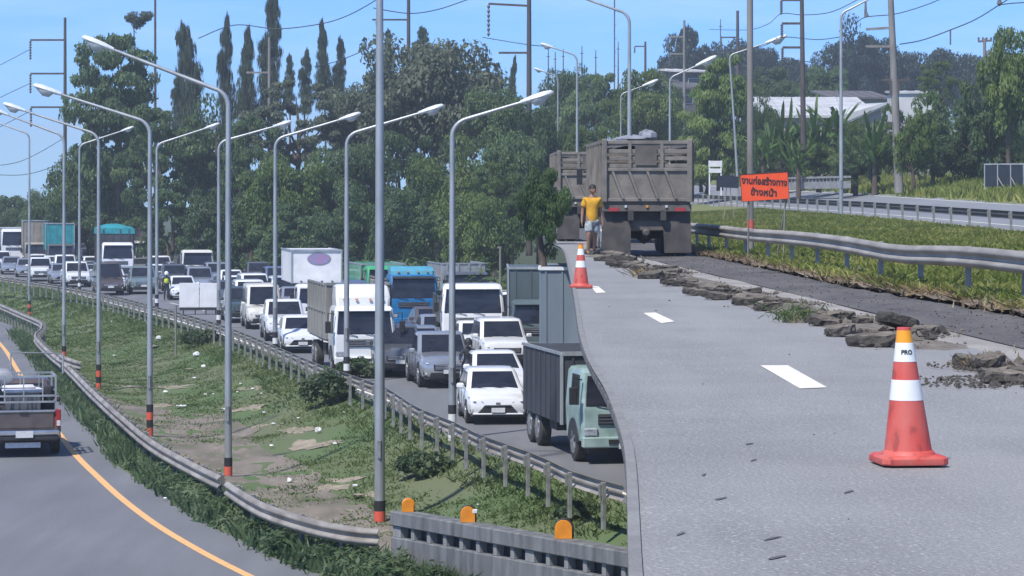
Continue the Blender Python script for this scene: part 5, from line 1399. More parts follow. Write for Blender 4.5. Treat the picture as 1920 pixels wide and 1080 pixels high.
qcar(124, 521, 'suv', 'whitepaint', 'white car in front of the teal canvas lorry')
qtruck(26, 499, 'whitepaint', 'box', 'white', 'white coach at the left end of the queue', H=3.5, W=2.4, bz0=1, bH=3.55, Lb=8, cat='bus', name='bus')
qcar(22, 515, 'sedan', 'silver', 'silver car at the left end of the queue before the coach')
qtruck(880, 588, 'grey_paint', 'bare', 'steel', 'grey lorry body with rails behind the roof bar lorry', H=2.3, bz0=1.2, bH=2.75, Lb=5)
qtruck(1168, 870, 'mint', 'box', 'dark_tarp', 'mint green lorry with dark canvas body beside the deck edge', H=2.3, W=2.2, Lb=4.9, bz0=.8, bH=2.55, dth=.02, visor=False)
for x, y, kd, pc, lab in ((172, 533, 'sedan', 'silver', 'silver car beside the far lamp post before the tarpaulin lorry'), (300, 534, 'sedan', 'whitepaint', 'white car at the back left of the person in the vest'), (420, 574, 'sedan', 'grey_paint', 'dark sedan just right of the white board'), (446, 563, 'hatch', 'whitepaint', 'white small car between the dark sedan and the green pickup'), (412, 541, 'suv', 'silver', 'silver high car behind the white board, right lane'),
    (150, 520, 'suv', 'grey_paint', 'dark high car in front of the teal canvas lorry, right lane'), (100, 513, 'sedan', 'whitepaint', 'white sedan between the beige and the teal lorries'), (50, 520, 'hatch', 'silver', 'small silver car left of the far white pickup'), (560, 590, 'sedan', 'silver', 'silver sedan left under the white box lorry'), (500, 574, 'suv', 'grey_paint', 'dark high car behind the cream van'), (470, 552, 'sedan', 'whitepaint', 'white sedan behind the white high car'), (620, 668, 'sedan', 'silver', 'silver sedan half hidden behind the ribbed load body'), (580, 566, 'suv', 'whitepaint', 'white high car far behind the box lorry'),
    (795, 690, 'hatch', 'silver', 'silver small car behind the dark grey car'), (870, 716, 'sedan', 'whitepaint', 'white car right behind the silver pickup'), (680, 640, 'sedan', 'grey_paint', 'dark sedan behind the white lorry'), (240, 540, 'sedan', 'silver', 'silver car tucked behind the white hatchback'), (345, 563, 'sedan', 'whitepaint', 'white sedan in front of the dark pickup beside the white board'), (280, 538, 'suv', 'whitepaint', 'white high car behind the pale green pickup')):
    L = KIND[kd][0]; q, th = on_road(x, y, L); ok = True
    for o in C.objects:
        if o.get('group') == QJ:
            dx, dy = o.location.x - q.x, o.location.y - q.y; th2 = th
            u, v = dx*math.cos(th2) + dy*math.sin(th2), -dx*math.sin(th2) + dy*math.cos(th2)
            Lo = 8.0 if o.get('category') in ('lorry', 'bus', 'trailer') else 5.0
            if abs(u) < 2.0 and abs(v) < (L + Lo)/2 + .4: ok = False
    if ok: car(lab, q, th, kd, pc, QJ)
    else: print('QSKIP', x, y)
_lab = {o.get('label') for o in C.objects}; _g2 = random.Random(12)
for y0 in range(100, 262, 4):
    for li, off in ((3, 12.6), (2, 9.4), (1, 6.1), (0, 2.6)):
        y = y0 + _g2.uniform(-1.5, 1.5); x = lx(RR, y) + off + _g2.uniform(-.2, .2); th = head_at(y) / .64 * .8
        kd = _g2.choice(('sedan', 'suv', 'pickup', 'hatch', 'sedan', 'van')); pc = _g2.choice(('whitepaint', 'whitepaint', 'silver', 'grey_paint', 'whitepaint', 'bronze', 'silver', 'steel_blue')); L = KIND[kd][0]; ok = x < 1.2 and y > (119 if li < 2 else 112) and not (li < 2 and 141 < y < 164) and not (li < 2 and 166 < y < 182)
        for o in C.objects:
            if o.get('group') == QJ:
                dx, dy = o.location.x - x, o.location.y - y
                u, v = dx*math.cos(th) + dy*math.sin(th), -dx*math.sin(th) + dy*math.cos(th)
                Lo = {'lorry': 8.2, 'bus': 9.0, 'trailer': 7}.get(o.get('category'), 4.9)
                if abs(u) < 2.05 and abs(v) < (L + Lo)/2 + .7: ok = False; break
        if not ok: continue
        lv_ = next(n for lim, n in ((112, 'behind the silver pickup rows'), (128, 'beside white box lorry'), (143, 'level with dark green pickup'), (160, 'level with white board'), (178, 'level with person in vest'), (200, 'level with tarpaulin lorry'), (225, 'level with teal canvas lorry'), (999, 'near the coach')) if y < lim)
        lab = '%s %s in %s lane from far rail, %s' % ({'whitepaint': 'white', 'silver': 'silver', 'grey_paint': 'dark grey', 'bronze': 'brownish', 'steel_blue': 'blue'}[pc], {'suv': 'high car', 'hatch': 'small car'}.get(kd, kd), ('first', 'second', 'third', 'fourth')[li], lv_)
        if lab in _lab: continue
        _lab.add(lab); car(lab, Vector((x, y, .004)), th, kd, pc, QJ, cat='pickup' if kd == 'pickup' else ('van' if kd == 'van' else 'car'))
# made-up grey trailer, standing in for a bluish hazy tint over the road
q, th = on_road(1118, 765, 7); th = -.02
t = thing('stand_in_trailer', 'stand-in grey box trailer with a pale top edge next to the deck', 'trailer', q, th, QJ)
b = MB(); b.box((0, 0, 2.7), (2.4, 6.6, 3.1)); b.build('cargo_box', m['box_grey'], t, bevel=.04)
b = MB(); b.bar((-1.2, -3.32, 4.24), (1.2, -3.32, 4.24), .08, .10); [b.bar((s*1.2, -3.3, 4.24), (s*1.2, 3.3, 4.24), .08) for s in (-1, 1)]; b.build('edge_trim', m['white'], t)
for q_ in range(5): rb = MB(); rb.box((-1.0+q_*.5, -3.315, 2.7), (.05, .035, 2.95)); rb.build('panel_rib', m['box_grey'], t)
for z_ in (1.3, 1.9): rb = MB(); rb.box((0, -3.32, z_), (2.3, .04, .08)); rb.build('cross_bar', m['steel'], t)
b = MB(); [b.box((s*.5, 0, .95), (.12, 6.6, .3)) for s in (-1, 1)]; b.build('chassis', m['chassis'], t)
for s in (-1, 1):
    for y in (1.4, 2.5): add_wheel(t, s*.98, y, .48, .28, s)
    b = MB(); b.bar((s*.8, -2.6, .85), (s*.8, -2.6, 0), .12); b.build('leg', m['chassis'], t)

# near pickup on the left road, seen from behind
p = G(45, 858); hv = Vector((-.235, 1, 0)).normalized(); q = p + hv * 2.65; q.z = .008
pk = car('bronze grey pickup seen from behind with a loaded steel rack', q, math.pi + math.atan2(.235, 1), 'pickup', 'bronze', None, cat='pickup', rear=True)
pk_m = Matrix.Translation(q) @ Matrix.Rotation(math.pi + math.atan2(.235, 1), 4, 'Z')
def load(name, label, cat, bld, mat, lx_, ly, lz_, bevel=.01):
    b = MB(); bld(b); o = b.build(name, m[mat], None, smooth=40, bevel=bevel); o.location = pk_m @ Vector((lx_, ly, lz_)); o.rotation_euler = (0, 0, math.pi + math.atan2(.235, 1)); tag(o, label, cat)
load('cargo_crate', 'grey crate with dark front bars standing in the pickup rack', 'crate', lambda b: (b.box((0, 0, .2), (.86, .6, .38)), [b.box((q_, .31, .2), (.03, .03, .36)) for q_ in (-.3, -.1, .1, .3)]), 'grey_paint', 0, 2.0, 1.12)
load('folded_sheet', 'pale folded sheet lying over the crate in the pickup', 'sheet', lambda b: (b.box((0, 0, .06), (1.0, .7, .10)), b.box((.1, .05, .15), (.8, .5, .08))), 'white_cloth', 0, 2.0, 1.55, .04)
load('cargo_bundle', 'grey bundle strapped on top of the pickup rack', 'bundle', lambda b: (b.loft([[(.22*math.cos(a)+.0, y_, .22+.2*math.sin(a)*k_) for a in [2*math.pi*i/10 for i in range(10)]] for y_, k_ in ((-.4, .6), (-.3, 1), (.3, 1), (.4, .6))])), 'grey_tarp', .42, 1.6, 1.72)
load('cargo_bag', 'dark bag at the right side of the pickup rack', 'bag', lambda b: (b.loft([[(.2*math.cos(a), .22*math.sin(a), z_) for a in [2*math.pi*i/10 for i in range(10)]] for z_ in (0, .15, .42, .55)])), 'dark_cloth', -.62, 1.9, 1.15)

# ================================================================ loaded dump truck of the road works
def dump_truck(label, loc, rz, tarps=True):
    t = thing('dump_truck', label, 'dump truck', loc, rz, 'dump trucks of the road works')
    # here the rear faces -y
    w = 1.12; z0, z1, zs = 1.40, 2.97, 2.23; y0, y1 = 0.0, 5.6
    # tailgate: sloped lower panels, slatted upper boards
    def gate_part(y, sgn, xc, width, main):
        g = MB(); g.box((xc, y, (z0+zs)/2), (width, .05, zs-z0)); tg = g.build('tailgate' if main else 'headboard', m['dump'], t)
        for k in range(4):
            z = zs + .10 + k * .185; b = MB(); b.box((xc, y - .01*k, z), (width - .12, .04, .10)); b.build('board', m['dump'], tg, bevel=.008)
        for z in (z0+.05, zs, z1-.04): b = MB(); b.box((xc, y - .03, z), (width, .09, .09)); b.build('cross_rail', m['dump'], tg, bevel=.01)
        for x in (-.36*width, -.02*width, .0, .14*width, .30*width) if main else (): pass
        if main:
            for x in (-.40, -.21, 0, .21, .40)[:4]:
                b = MB(); xa = xc + (x - .02) * width
                b.add([(xa, y-.03, zs-.05), (xa+.10, y-.03, zs-.05), (xa+.37, y-.03, z0+.08), (xa+.27, y-.03, z0+.08), (xa+.02, y-.12, zs-.05), (xa+.08, y-.12, zs-.05), (xa+.35, y-.12, z0+.08), (xa+.29, y-.12, z0+.08)], [(4,5,6,7),(0,1,5,4),(1,2,6,5),(2,3,7,6),(3,0,4,7)])
                b.build('rib', m['dump'], tg)
            for x in (-.20, .17): b = MB(); b.box((xc + x*width, y-.05, (zs+z1)/2), (.08, .06, z1-zs)); b.build('stake', m['dump'], tg)
            b = MB(); b.box((xc - .015*width, y-.075, (zs+z1)/2-.01), (.56, .03, .50)); b.build('dark_plate', m['dump_dark'], tg)
        return tg
    gate_part(y0, -1, 0, 2*w, True)
    gate_part(y1, 1, 0, 2*w, False)
    for s in (-1, 1):
        b = MB(); b.box((s*w, (y0+y1)/2, (z0+zs)/2), (.05, y1-y0, zs-z0)); sd = b.build('side_wall', m['dump'], t)
        for k in range(4):
            b = MB(); b.box((s*w, (y0+y1)/2, zs+.10+k*.185), (.04, y1-y0, .10)); b.build('board', m['dump'], sd)
        for k in range(9):
            b = MB(); b.box((s*(w+.06), y0+.08+k*(y1-y0-.16)/8, (z0+z1)/2), (.09, .10, z1-z0)); b.build('stake', m['dump'], sd, bevel=.01)
        b = MB(); b.box((s*(w+.06), (y0+y1)/2, z1-.03), (.08, y1-y0, .08)); b.build('top_rail', m['dump'], sd)
        b = MB(); b.box((s*(w-.02), y0-.06, (z0+z1)/2+.02), (.13, .14, z1-z0+.06)); b.build('corner_post', m['dump'], t, bevel=.015)
    b = MB(); b.box((0, (y0+y1)/2, z0), (2*w, y1-y0, .12)); b.build('floor_plate', m['dump_dark'], t)
    b = MB(); b.box((0, y0+.06, z0-.16), (2*w+.06, .16, .20)); bp = b.build('rear_beam', m['dump_dark'], t, bevel=.02)
    for x in (-.55, .0, .5): b = MB(); b.box((x, y0-.04, z0-.12), (.06, .04, .06)); b.build('marker_lamp', m['lamp_glass'] if x else m['amber'], bp)
    for s in (-1, 1): b = MB(); b.box((s*.86, y0-.02, z0-.2), (.26, .05, .09)); b.build('tail_light', m['red_lens'], bp)
    b = MB(); [b.box((s*.42, 3.2, 1.05), (.14, 6.6, .26)) for s in (-1, 1)]; [b.box((0, y, 1.02), (.9, .14, .22)) for y in (.3, 1.6, 3, 5, 6.4)]; b.build('chassis', m['chassis'], t)
    b = MB(); b.tube([(-.85, .95, .52), (-.2, .95, .54), (0, .95, .55), (.2, .95, .54), (.85, .95, .52)], [.09, .11, .26, .11, .09], 10); b.tube([(0, .75, .55), (0, .55, .55)], [.2, .08], 10); b.build('axle', m['chassis'], t, smooth=50)
    b = MB(); b.box((0, .45, .78), (1.0, .5, .28)); b.tube([(0, .3, .62), (0, .12, .6)], [.12, .09], 10); b.build('tow_hitch', m['dump_dark'], t, bevel=.03)
    for s in (-1, 1):
        for y in (.95, 2.2):
            for xo in (.98, .66): add_wheel(t, s*xo, y, .50, .28, s)
        add_wheel(t, s*.95, 6.6, .50, .30, s)
        b = MB(); sx = .40 if s > 0 else -.42; n = 5; vs = []
        for i in range(n+1):
            u = i/n; zz = 1.16 - 1.08*u; yy = .18 - .10*math.sin(u*2.2) - .06*u
            vs += [(s*.40 + (.06*u if s > 0 else -.02*u), yy, zz), (s*(1.14 + .02*u), yy + .03, zz)]
        b.add(vs, [(2*i, 2*i+1, 2*i+3, 2*i+2) for i in range(n)]); b.add([(x, y+.03, z) for x, y, z in vs], [(2*i, 2*i+2, 2*i+3, 2*i+1) for i in range(n)]); b.build('mudflap', m['mudflap'], t, smooth=60)
    b = MB(); b.box((0, 6.7, 1.75), (2.2, 1.7, 1.9)); cb = b.build('cab', m['grey_paint'], t, bevel=.08)
    b = MB(); b.box((0, 5.82, 2.1), (1.2, .05, .5)); b.build('rear_window', m['glass_side'], cb)
    b = MB(); b.box((0, 7.58, 2.1), (1.9, .05, .8)); b.build('windscreen', m['glass'], cb)
    for s in (-1, 1): b = MB(); b.box((s*1.3, 7.4, 2.1), (.16, .06, .45)); b.bar((s*1.08, 7.4, 2.3), (s*1.3, 7.4, 2.3), .04); b.build('mirror', m['trim'], cb)
    # heap of broken asphalt showing over the boards
    b = MB(); n = 14; g = random.Random(4); vs = [(x, y, z1 - .5 + .45*math.cos(x/w*1.3)*math.sin((y-y0)/(y1-y0)*math.pi)**.5 + g.uniform(-.06, .06)) for x in frange(-w+.05, w-.05, 10) for y in frange(y0+.1, y1-.1, n)]
    b.add(vs, [(i*n+j, i*n+j+1, (i+1)*n+j+1, (i+1)*n+j) for i in range(9) for j in range(n-1)]); b.build('load_heap', m['slab'], t)
    return t
pd = P(1213, 371, 71.5); pd.z = ZU - .05
dump_truck('weathered brown dump truck heaped with broken asphalt, seen from behind', pd, .035)
p2 = P(1110, 371, 92); p2.z = ZU
dump_truck('second dump truck, half hidden by dark leaves, standing ahead of the first', p2, .02)
# folded tarpaulin on the load
def crumple(name, label, cat, c, size, mat, seed, tall=1.0):
    b = MB(); n, k = 14, 8; rings = []
    for j in range(k):
        v = j/(k-1); r_ = []
        for i in range(n):
            a = 2*math.pi*i/n; rad = math.sin(math.pi*(.06+.88*v)) * (1 + .45*noise.noise(Vector((math.cos(a)*1.5, math.sin(a)*1.5, v*3+seed))))
            r_.append((math.cos(a)*size[0]*rad, math.sin(a)*size[1]*rad, size[2]*(1-math.cos(math.pi*v))*.5*(1+.3*noise.noise(Vector((math.cos(a)*2, math.sin(a)*2, seed))))))
        rings.append(r_)
    b.loft(rings); o = b.build(name, m[mat], None, smooth=28); o.location = c; return tag(o, label, cat)
c = P(1183, 268, 73); crumple('folded_tarpaulin', 'crumpled grey tarpaulin draped over the dump truck load', 'tarpaulin', c - Vector((0,0,.05)), (.52, .6, .24), 'grey_tarp', 1)
c = P(1215, 263, 73); crumple('folded_tarpaulin', 'peaked grey tarpaulin fold rising at the middle of the dump truck load', 'tarpaulin', c - Vector((0,0,.05)), (.25, .35, .32), 'grey_tarp', 5)
c = P(1152, 268, 73); crumple('asphalt_lump', 'dark lump sticking up left of the tarpaulin on the load', 'asphalt lump', c - Vector((0,0,.05)), (.16, .3, .16), 'slab', 3)

# ================================================================ people
def skin_body(name, chains, mat, parent, levels=2):
    """chains: list of [(pos, radius), ...]; a chain that starts on an existing joint continues from it"""
    vs, rs, es, idx = [], [], [], {}
    for ch in chains:
        prev = None
        for p, r in ch:
            key = tuple(round(q, 3) for q in p)
            if key not in idx: idx[key] = len(vs); vs.append(p); rs.append(r)
            if prev is not None: es.append((prev, idx[key]))
            prev = idx[key]
    me = bpy.data.meshes.new(name); me.from_pydata(vs, es, [])
    o = bpy.data.objects.new(name, me); C.objects.link(o)
    sk = o.modifiers.new('skin', 'SKIN'); 
    for i, r in enumerate(rs):
        d = me.skin_vertices[0].data[i]; d.radius = (r, r) if not isinstance(r, tuple) else r
        d.use_root = (i == 0)
    sb = o.modifiers.new('sub', 'SUBSURF'); sb.levels = levels; sb.render_levels = levels
    bpy.context.view_layer.update()
    new = bpy.data.meshes.new_from_object(o.evaluated_get(bpy.context.evaluated_depsgraph_get()))
    bpy.data.objects.remove(o); new.materials.clear(); new.materials.append(m[mat])
    new.polygons.foreach_set('use_smooth', [True]*len(new.polygons))
    return link(name, new, parent)
def head(t, c, r=.105, yaw=0.0, helmet=None):
    M_ = Matrix.Rotation(yaw, 3, 'Z'); c = Vector(c)
    b = MB(); prof = []
    rings = []
    for j in range(11):
        v = j/10; z = -1.18 + 2.28*v; k = math.sqrt(max(.0, 1-(z/1.2)**2)) if z < 0 else math.sqrt(max(0, 1-(z/1.1)**2)); k = max(k, .04)
        jaw = .84 if z < -.5 else 1
        rings.append([c + M_ @ Vector((r*.80*k*jaw*math.cos(a), r*.98*k*math.sin(a) + (-.012 if z < -.4 else 0), r*z)) for a in [2*math.pi*i/14 for i in range(14)]])
    b.loft(rings)
    b.add([c + M_ @ Vector(q) for q in ((-.014, -r*.9, .012), (.014, -r*.9, .012), (.018, -r*.93, -.03), (-.018, -r*.93, -.03), (0, -r*1.18, -.028))], [(0,1,4),(1,2,4),(2,3,4),(3,0,4)])
    h = b.build('head', m['skin'], t, smooth=60)
    for s in (-1, 1):
        b = MB(); b.lathe([(.001, -.012), (.013, 0), (.001, .012)], 8, c=c + M_ @ Vector((s*.034, -r*.88, .018))); b.build('eye', m['black'], h)
        b = MB(); b.lathe([(.001, -.032), (.016, 0), (.001, .03)], 8, c=c + M_ @ Vector((s*r*.82, .005, -.005))); b.build('ear', m['skin'], h)
    b = MB(); b.box(c + M_ @ Vector((0, -r*.90, -.058)), (.045, .02, .010), rz=yaw); b.build('mouth', m['pole_red'], h)
    if helmet:
        b = MB(); b.lathe([(r*1.2, -.06), (r*1.28, .02), (r*1.1, .10), (r*.6, .15), (.01, .165)], 14, c=c); b.build('helmet', m[helmet], t, smooth=60)
    else:
        b = MB(); rings = []
        for j in range(6):
            v = j/5; z = .12 + .98*v; k = math.sqrt(max(0, 1-(z/1.16)**2)); 
            rings.append([c + M_ @ Vector((r*.92*k*math.cos(a), r*1.08*k*math.sin(a) + .012, r*(z + (.0 if math.sin(a) < -.2 else -.38*(1-v))) + .012)) for a in [2*math.pi*i/14 for i in range(14)]])
        b.loft(rings); b.build('hair', m['hair'], t, smooth=60)
def hand(chains, wrist, d, side):
    w = Vector(wrist); d = Vector(d).normalized(); palm = w + d * .07; chains.append([(tuple(w), .026), (tuple(palm), .033)])
    for k in range(4):
        a = palm + d * .02 + Vector((0, -.028 + .019*k, 0)); L = (.062, .072, .068, .052)[k]
        chains.append([(tuple(palm), .033), (tuple(a), .011), (tuple(a + d*L*.55 + Vector((-side*.006, 0, 0))), .010), (tuple(a + d*L + Vector((-side*.022, 0, 0))), .008)])
    a = w + d*.035 + Vector((0, -.036, 0)); chains.append([(tuple(w + d*.02), .026), (tuple(a), .013), (tuple(a + d*.05 + Vector((0, -.012, 0))), .010)])
# worker in a yellow shirt, mid-stride
pw = P(1110, 371, 70); pw.z = ZU + .02
t = thing('person', 'person in a yellow shirt and grey shorts walking beside the dump truck', 'person', pw, .15)
S = 1.0
ch = [[((0,0,.92), .13), ((0,.0,1.10), .135), ((0,-.01,1.28), .15), ((0,0,1.40), .11), ((0,-.01,1.46), .058), ((0,-.015,1.54), .055)],
      [((0,0,1.40), .11), ((-.17,0,1.385), .062), ((-.235,.03,1.12), .044), ((-.265,-.03,.89), .033), ((-.268,-.04,.86), .03)],
      [((0,0,1.40), .11), ((.17,0,1.385), .062), ((.225,.05,1.12), .044), ((.265,.02,.89), .033), ((.268,.015,.86), .03)],
      [((0,0,.92), .13), ((-.09,-.02,.86), .095), ((-.105,-.14,.49), .058), ((-.11,-.06,.12), .042), ((-.11,-.05,.06), .043), ((-.115,-.17,.035), .036)],
      [((0,0,.92), .13), ((.09,.02,.86), .095), ((.10,.06,.49), .058), ((.10,.24,.15), .042), ((.10,.27,.10), .043), ((.105,.16,.035), .036)]]
hand(ch, (-.268,-.04,.86), (-.02,-.04,-1), -1); hand(ch, (.268,.015,.86), (.02,-.05,-1), 1)
skin_body('body', ch, 'skin', t, 2)
skin_body('shirt', [[((0,0,.76), .12), ((0,0,.88), .168), ((0,.0,1.10), .165), ((0,-.01,1.28), .178), ((0,0,1.395), .125), ((0,-.005,1.435), .075)],
                    [((0,0,1.395), .125), ((-.175,0,1.385), .085), ((-.225,.02,1.18), .083)], [((0,0,1.395), .125), ((.175,0,1.385), .085), ((.215,.03,1.18), .083)]], 'shirt_yellow', t, 2)
skin_body('shorts', [[((0,0,.93), .155), ((0,0,.86), .15)], [((0,0,.86), .15), ((-.09,-.03,.80), .12), ((-.105,-.12,.53), .105)], [((0,0,.86), .15), ((.09,.02,.80), .12), ((.10,.055,.53), .105)]], 'shorts', t, 2)
head(t, (.01,-.03,1.645), .105, .25)
# officer with a high visibility vest
po = G(312, 563); t = thing('person', 'person in dark clothes and a yellow green vest standing on the road by the rail', 'person', po, .3)
ch = [[((0,0,.92), .14), ((0,0,1.12), .14), ((0,0,1.30), .16), ((0,0,1.42), .11), ((0,-.01,1.48), .06), ((0,-.01,1.56), .055)],
      [((0,0,1.42), .11), ((-.18,0,1.40), .07), ((-.26,-.02,1.15), .055), ((-.22,-.2,1.0), .04)], [((0,0,1.42), .11), ((.18,0,1.40), .07), ((.26,-.02,1.15), .055), ((.25,-.1,.92), .04)],
      [((0,0,.92), .14), ((-.1,0,.86), .10), ((-.11,-.02,.48), .07), ((-.12,.02,.08), .05), ((-.12,-.1,.04), .04)], [((0,0,.92), .14), ((.1,0,.86), .10), ((.11,-.02,.48), .07), ((.12,.02,.08), .05), ((.12,-.1,.04), .04)]]
skin_body('body', ch, 'dark_cloth', t, 1)
skin_body('vest', [[((0,0,1.0), .16), ((0,0,1.15), .165), ((0,0,1.30), .182), ((0,0,1.41), .13)]], 'hivis', t, 1)
skin_body('hand', [[((-.22,-.2,1.0), .04), ((-.21,-.28,.97), .035)]], 'skin', t, 1); skin_body('hand', [[((.25,-.1,.92), .04), ((.25,-.14,.85), .035)]], 'skin', t, 1)
head(t, (0,-.02,1.66), .105, .2, 'white')
# rider on a motorcycle between the lanes
pr = G(879, 738); th = head_at(pr.y)
t = thing('motorcycle', 'dark motorcycle squeezing past the silver pickup', 'motorcycle', pr, th)
for y in (-.62, .60):
    b = MB(); n = 16; rings = []
    b.lathe([(.29, -.045), (.31, 0), (.29, .045), (.23, .03), (.23, -.03), (.29, -.045)], 18); o = b.build('wheel', m['rubber'], t, smooth=50); o.location = (0, y, .31); o.rotation_euler = (0, R(90), 0)
    b = MB(); b.lathe([(.06, -.04), (.06, .04)], 8); [b.bar((0,0,0), (.25*math.cos(a), .25*math.sin(a), 0), .02) for a in (0, 1.26, 2.5, 3.77, 5.03)]; b.build('rim', m['rim'], o)
b = MB(); b.loft([[(x*s_, y, zc_ + z*s_) for x, z in ((-.13,-.14),(.13,-.14),(.16,.05),(.09,.16),(-.09,.16),(-.16,.05))] for y, zc_, s_ in ((-.42,.78,.9),(-.25,.72,1.1),(-.05,.55,1.0),(.2,.62,1.05),(.55,.72,1.0),(.75,.78,.6))]); b.build('body', m['grey_paint'], t, smooth=40)
b = MB(); b.box((0, .32, .83), (.26, .68, .09)); b.build('seat', m['trim'], t, bevel=.03)
b = MB(); b.tube([(-.34,-.3,1.06), (-.15,-.4,1.02), (.15,-.4,1.02), (.34,-.3,1.06)], .016, 6); b.bar((0,-.45,1.0), (0,-.62,.31), .06); b.build('handlebar', m['trim'], t)
b = MB(); b.box((0,-.52,.93), (.2,.1,.15)); b.build('headlight', m['head_lens'], t, bevel=.03)
for s in (-1, 1): b = MB(); b.tube([(s*.2,-.38,1.05), (s*.3,-.36,1.25)], .01, 5); b.box((s*.31,-.36,1.28), (.12,.03,.08)); b.build('mirror', m['trim'], t)
rt = thing('person', 'rider in a dark jacket with a dark helmet on the motorcycle', 'person', pr, th)
ch = [[((0,.3,.93), .15), ((0,.30,1.10), .145), ((0,.22,1.30), .16), ((0,.17,1.42), .11), ((0,.14,1.50), .06), ((0,.13,1.56), .055)],
      [((0,.17,1.42), .11), ((-.19,.16,1.38), .07), ((-.29,.0,1.18), .052), ((-.32,-.25,1.09), .042)], [((0,.17,1.42), .11), ((.19,.16,1.38), .07), ((.29,.0,1.18), .052), ((.32,-.25,1.09), .042)],
      [((0,.3,.93), .15), ((-.12,.22,.90), .11), ((-.22,-.15,.80), .075), ((-.18,.08,.40), .05), ((-.19,-.06,.33), .042)], [((0,.3,.93), .15), ((.12,.22,.90), .11), ((.22,-.15,.80), .075), ((.18,.08,.40), .05), ((.19,-.06,.33), .042)]]
skin_body('body', ch, 'dark_cloth', rt, 1)
for s in (-1, 1): skin_body('hand', [[((s*.32,-.25,1.09), .042), ((s*.32,-.33,1.065), .038)]], 'skin', rt, 1)
head(rt, (0,.11,1.66), .105, 0, 'black')

# ================================================================ white board by the rail
pbd = P(374, 371, 152); pbd.z = 0; k = 152/FPX
t = thing('white_board', 'white two panel board standing on dark legs behind the far rail', 'board', pbd, .08)
for s in (-1, 1):
    b = MB(); b.box((s*19*k, 0, 6.4-(553.5-HY)*k), (37*k, .05, 46*k)); b.build('panel', m['white'], t, bevel=.01)
b = MB(); b.box((0, .04, 6.4-(579-HY)*k), (74*k, .25, 5*k)); b.build('base', m['trim'], t)
for x in (-30, -8, 12, 30): b = MB(); b.bar((x*k, .05, 0), (x*k, .05, 6.4-(560-HY)*k), .06); b.build('leg', m['trim'], t)
b = MB(); pz = G(329, 660, -.5); pz.z = valley_h(pz.x, pz.y); b.tube([(0, 0, -.2), (.03, 0, P(331, 572, pz.y).z - pz.z)], .045, 7); o = b.build('marker_pole', m['pole_grey'], None, smooth=60); o.location = pz; tag(o, 'thin bare pole in the grass below the white board', 'pole')
b = MB(); b.tube([P(938, 640, 150), P(938, 462, 150)], .07, 7); b.bar(P(932, 464, 150), P(940, 464, 150), .1); tag(b.build('thin_pole', m['pole_grey']), 'thin grey pole rising behind the roof bar lorry', 'pole')

# ================================================================ cones
def cone(label, c, h, lean=0.0, dirty=False, far=False):
    t = thing('traffic_cone', label, 'traffic cone', c, 0, 'traffic cones'); s = h / .735
    b = MB(); hb = .182*s
    def sq(hw, z, c_=.035): c_ *= s; return [(-hw+c_, -hw, z), (hw-c_, -hw, z), (hw, -hw+c_, z), (hw, hw-c_, z), (hw-c_, hw, z), (-hw+c_, hw, z), (-hw, hw-c_, z), (-hw, -hw+c_, z)]
    b.loft([sq(hb*.98, .004), sq(hb, .012*s), sq(hb*.99, .038*s), sq(hb*.92, .05*s), sq(hb*.80, .052*s)]); b.build('base', m['cone_red'], t, smooth=35, rz=.12)
    def r_at(z): return (.132 + (.036-.132) * (z-.05)/.685) * s
    def band(name, z0, z1, mat, grow=0.0):
        b = MB(); n = 28; rings = []
        for z in (z0, (z0+z1)/2, z1): rings.append([((r_at(z)+grow)*math.cos(2*math.pi*i/n) + lean*(z-.05)*s, (r_at(z)+grow)*math.sin(2*math.pi*i/n), z*s) for i in range(n)])
        b.loft(rings); return b.build(name, m[mat], t, smooth=50)
    b = MB(); b.lathe([(.150*s, .045*s), (.138*s, .07*s), (.13*s, .075*s)], 28); b.build('skirt', m['cone_red'], t, smooth=50)
    band('body', .05, .345, 'cone_red'); band('reflective_band', .345, .455, 'cone_white', .0015); band('body_band', .455, .553, 'cone_red')
    wb = band('reflective_band', .553, .655, 'cone_white', .0015)
    band('orange_band', .655, .722, 'cone_orange', .001); band('top_rim', .722, .737, 'cone_red', .0015)
    if not far:
        o = text_mesh('lettering', 'PRO', .033*s, 'black', wb, (0, 0, 0), (0, 0, 0), extrude=.0004, offset=.0012); me = o.data
        zc = .604*s; r0 = r_at(.604) + .0035
        for v in me.vertices:
            x, y, z = v.co; a = -math.pi/2 + (x*1.0 + .004) / r0; rr = r0 - y * .14
            v.co = (rr*math.cos(a) + lean*(.554)*s, rr*math.sin(a), zc + y)
            v.co.x *= 1; v.co += Vector((math.cos(a), math.sin(a), 0)) * z
    return t
c = U(1703, 873); c.z = ZU + .012
cone('large red and white traffic cone in the foreground with PRO lettering', c, .735, -.035)
c = U(1089, 541); c.z = ZU + .012
cone('small looking far red and white cone with a dull orange top near the dump truck', c, .70, 0, far=True)

